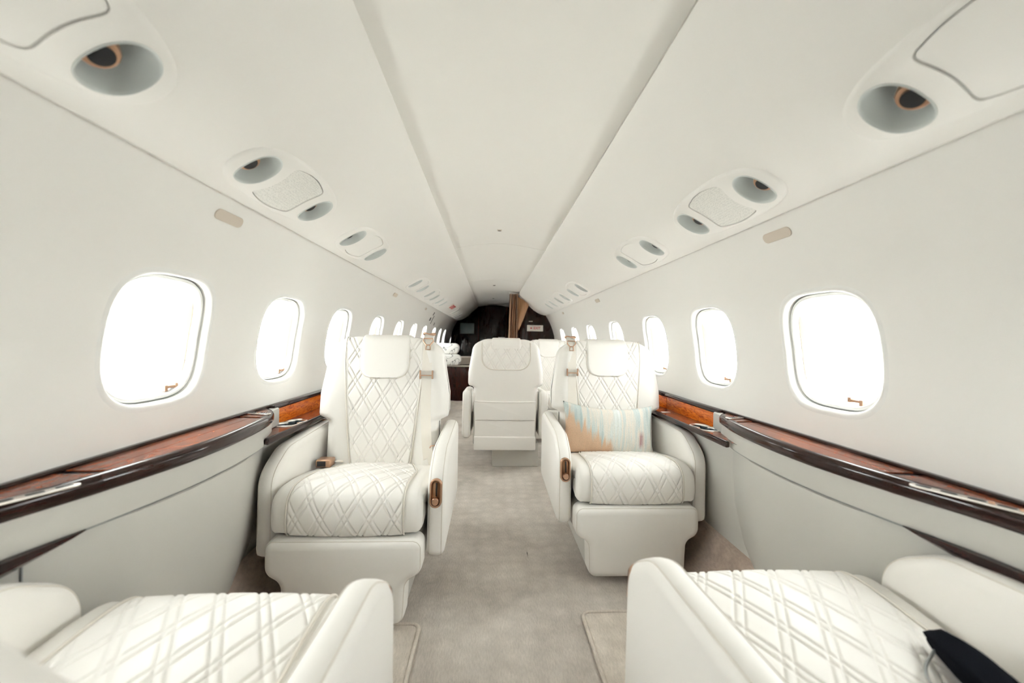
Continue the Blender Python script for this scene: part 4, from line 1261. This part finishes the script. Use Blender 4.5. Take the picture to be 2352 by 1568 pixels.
seat((-0.570, 1.462, 0), 0.0, 'cream quilted lounge seat on the left facing the camera, empty', 1, belt=True, buckle=True)
seat((0.606, 1.735, 0), 0.0, 'cream quilted lounge seat on the right facing the camera, holding the cushion', -1, belt=True)
seat((-0.600, 0.925, 0), pi, 'cream quilted seat at the lower left edge facing away', -1, recline=radians(22.4))
seat((0.624, 0.990, 0), pi, 'cream quilted seat at the lower right edge facing away, black pouch on it', 1, recline=radians(33))
seat((0.068, 3.905, 0), pi, 'cream seat showing its pocketed back, standing in the middle of the aisle', 1, front_detail=False, rear_detail=True, base_dx=-0.095, recline=0.0)
seat((0.62, 4.15, 0), 0.0, 'cream seat mostly hidden behind the aisle seat and right seat', -1)

# ------------------------------------------------------------------ loose things
def cushion_mesh(name, w, h, t, nx=44, nz=30, sag=0.0):
    V = []; F = []
    for side in (-1, 1):
        for i in range(nz + 1):
            for j in range(nx + 1):
                u, v_ = -1 + 2 * j / nx, -1 + 2 * i / nz
                pu = 1 - 0.07 * (1 - abs(v_) ** 2); pv = 1 - 0.09 * (1 - abs(u) ** 2)
                x = u * w / 2 * (pu if abs(u) > 0.0 else 1); z = v_ * h / 2 * (pv if v_ < 0 else 1 - 0.20 * (1 - abs(u) ** 2) * v_)
                th_ = t / 2 * (max(0, 1 - abs(u) ** 2.6) ** 0.5) * (max(0, 1 - abs(v_) ** 2.4) ** 0.5)
                wr = 0.004 * sin(14 * u + 5 * v_) * (abs(u) ** 3 + abs(v_) ** 3) * (1 - max(abs(u), abs(v_)) ** 8)
                V.append((x, side * th_ + wr, z - sag * (1 - u * u)))
    m = (nx + 1) * (nz + 1)
    for s in (0, 1):
        for i in range(nz):
            for j in range(nx):
                a = s * m + i * (nx + 1) + j; F.append((a, a + 1, a + nx + 2, a + nx + 1))
    return tomesh(name, V, F)
root = empty('throw_pillow', (0.582, 2.115, 0.600))
root.rotation_euler = (radians(-13), radians(2.5), 0)
link('cover', cushion_mesh('cover', 0.50, 0.27, 0.12, sag=0.008), root, M['pillow'])
tag(root, 'oblong pastel throw pillow with painted blue and peach streaks on the right seat', 'pillow')

# black strap bundle on the right front seat
root = empty('black_pouch', (0.766, 0.622, 0.517), radians(-32)); 
V = []; F = []; n = 24; m = 22
for i in range(m + 1):
    t = i / m
    r_ = 0.038 * (max(0.02, sin(pi * min(1, 0.08 + t * 0.98)) ** 0.35)) * (1 - 0.1 * t)
    for j in range(n):
        q = 2 * pi * j / n
        rr = r_ * (1 + 0.09 * sin(5 * q + 3 * t) + 0.05 * sin(9 * q + 7 * t))
        V.append((0.03 * sin(t * 2.0) - 0.015 + rr * cos(q), 0.085 - 0.26 * t, 0.006 + 0.02 * t + rr * 0.72 * sin(q)))
for i in range(m):
    for j in range(n): F.append((i * n + j, i * n + (j + 1) % n, (i + 1) * n + (j + 1) % n, (i + 1) * n + j))
F += [tuple(range(n)), tuple(range(m * n, (m + 1) * n))]
obj('bag', V, F, M['black_cloth'], root)
tube('drawstring', spline([(-0.035, 0.05, 0.0), (-0.062, 0.00, -0.010), (-0.066, -0.06, -0.006), (-0.045, -0.13, 0.02)], 20), 0.0025, M['shadow_grey'], root, 6)
tag(root, 'crumpled black cloth pouch lying on the lower right seat', 'pouch')

# credenza with folded white throws
root = empty('credenza', (-0.66, 7.05, 0))
rbox('cabinet', -0.30, 0.36, -0.22, 0.45, 0.0, 0.585, M['wood_cred'], root, 0.006)
rbox('door_front', -0.29, -0.005, -0.232, -0.21, 0.06, 0.572, M['wood_cred'], root, 0.004)
rbox('door_front', 0.005, 0.35, -0.232, -0.21, 0.06, 0.572, M['wood_cred'], root, 0.004)
rbox('top_edge', -0.30, 0.37, -0.245, 0.45, 0.585, 0.612, M['steel'], root, 0.005)
rbox('upstand', -0.30, 0.36, 0.0, 0.45, 0.612, 0.735, M['plate'], root, 0.006)
tag(root, 'dark wood cabinet with bright metal edge at the far left', 'cabinet')
for k, (x, y, z, w, h) in enumerate(((-0.775, 6.78 + 0.02, 0.705, 0.44, 0.19), (-0.79, 6.80, 0.89, 0.40, 0.19))):
    root = empty('folded_throw', (x, y, z))
    for j in range(3):
        v, f = puff_data(dens(rrect(w - 0.03 * j, h - 0.012 * j, 0.085, 8), 0.04), -0.075 + 0.055 * j, -0.02 + 0.055 * j, 0.024, lambda a, b_, t: (a + 0.006 * sin(20 * b_), t, b_), 4)
        obj('fold', v, f, M['vein'], root)
    tag(root, 'rolled white fabric with black veins on the far left cabinet, %s of two' % ('lower', 'upper')[k], 'throw')
rug = empty('floor_runner', (-0.5, 6.35, 0))
V = []; F = []
for i in range(25):
    for j in range(9):
        x = -0.35 + 0.7 * i / 24; y = -0.35 + 0.7 * j / 8
        V.append((x, y, 0.006 + 0.030 * exp(-((j - 7.3) / 1.2) ** 2) * (0.7 + 0.3 * sin(x * 22))))
for i in range(24):
    for j in range(8): F.append((i * 9 + j, i * 9 + j + 1, (i + 1) * 9 + j + 1, (i + 1) * 9 + j))
obj('pile', V, F, M['mat'], rug)
tag(rug, 'pale ruckled runner on the floor before the dark cabinet', 'runner')

# ------------------------------------------------------------------ apron outside
o = quad('apron', [(-60, -40, -1.6), (60, -40, -1.6), (60, 60, -1.6), (-60, 60, -1.6)], plain('concrete', (0.78, 0.78, 0.76), 0.9, var=0.08))
tag(o, 'pale concrete apron outside the windows', 'ground', kind='structure')
def hangar(x, y, w, d, h, lab):
    root = empty('hangar', (x, y, -1.6))
    m1 = plain('hangar_wall', (0.62, 0.64, 0.64), 0.8); m2 = plain('hangar_glass', (0.20, 0.30, 0.34), 0.3)
    rbox('wall', -d / 2, d / 2, -w / 2, w / 2, 0, h, m1, root, 0.05, 1)
    rbox('roof', -d / 2 - 0.4, d / 2 + 0.4, -w / 2 - 0.4, w / 2 + 0.4, h, h + 0.3, m1, root, 0.05, 1)
    sg = -1 if x > 0 else 1
    for k in range(6):
        yy = -w / 2 + w * (k + 0.5) / 6
        for z in (1.2, h * 0.6):
            xa, xb = sorted((sg * d / 2 - 0.05, sg * d / 2 + 0.05))
            rbox('window', xa, xb, yy - w / 16, yy + w / 16, z, z + h * 0.18, m2, root, 0.02, 1)
    tag(root, lab, 'building')
hangar(-34, 34, 26, 10, 5.5, 'pale low hangar seen through the left windows')
hangar(30, 26, 22, 10, 5.0, 'pale airport building seen through the right windows')
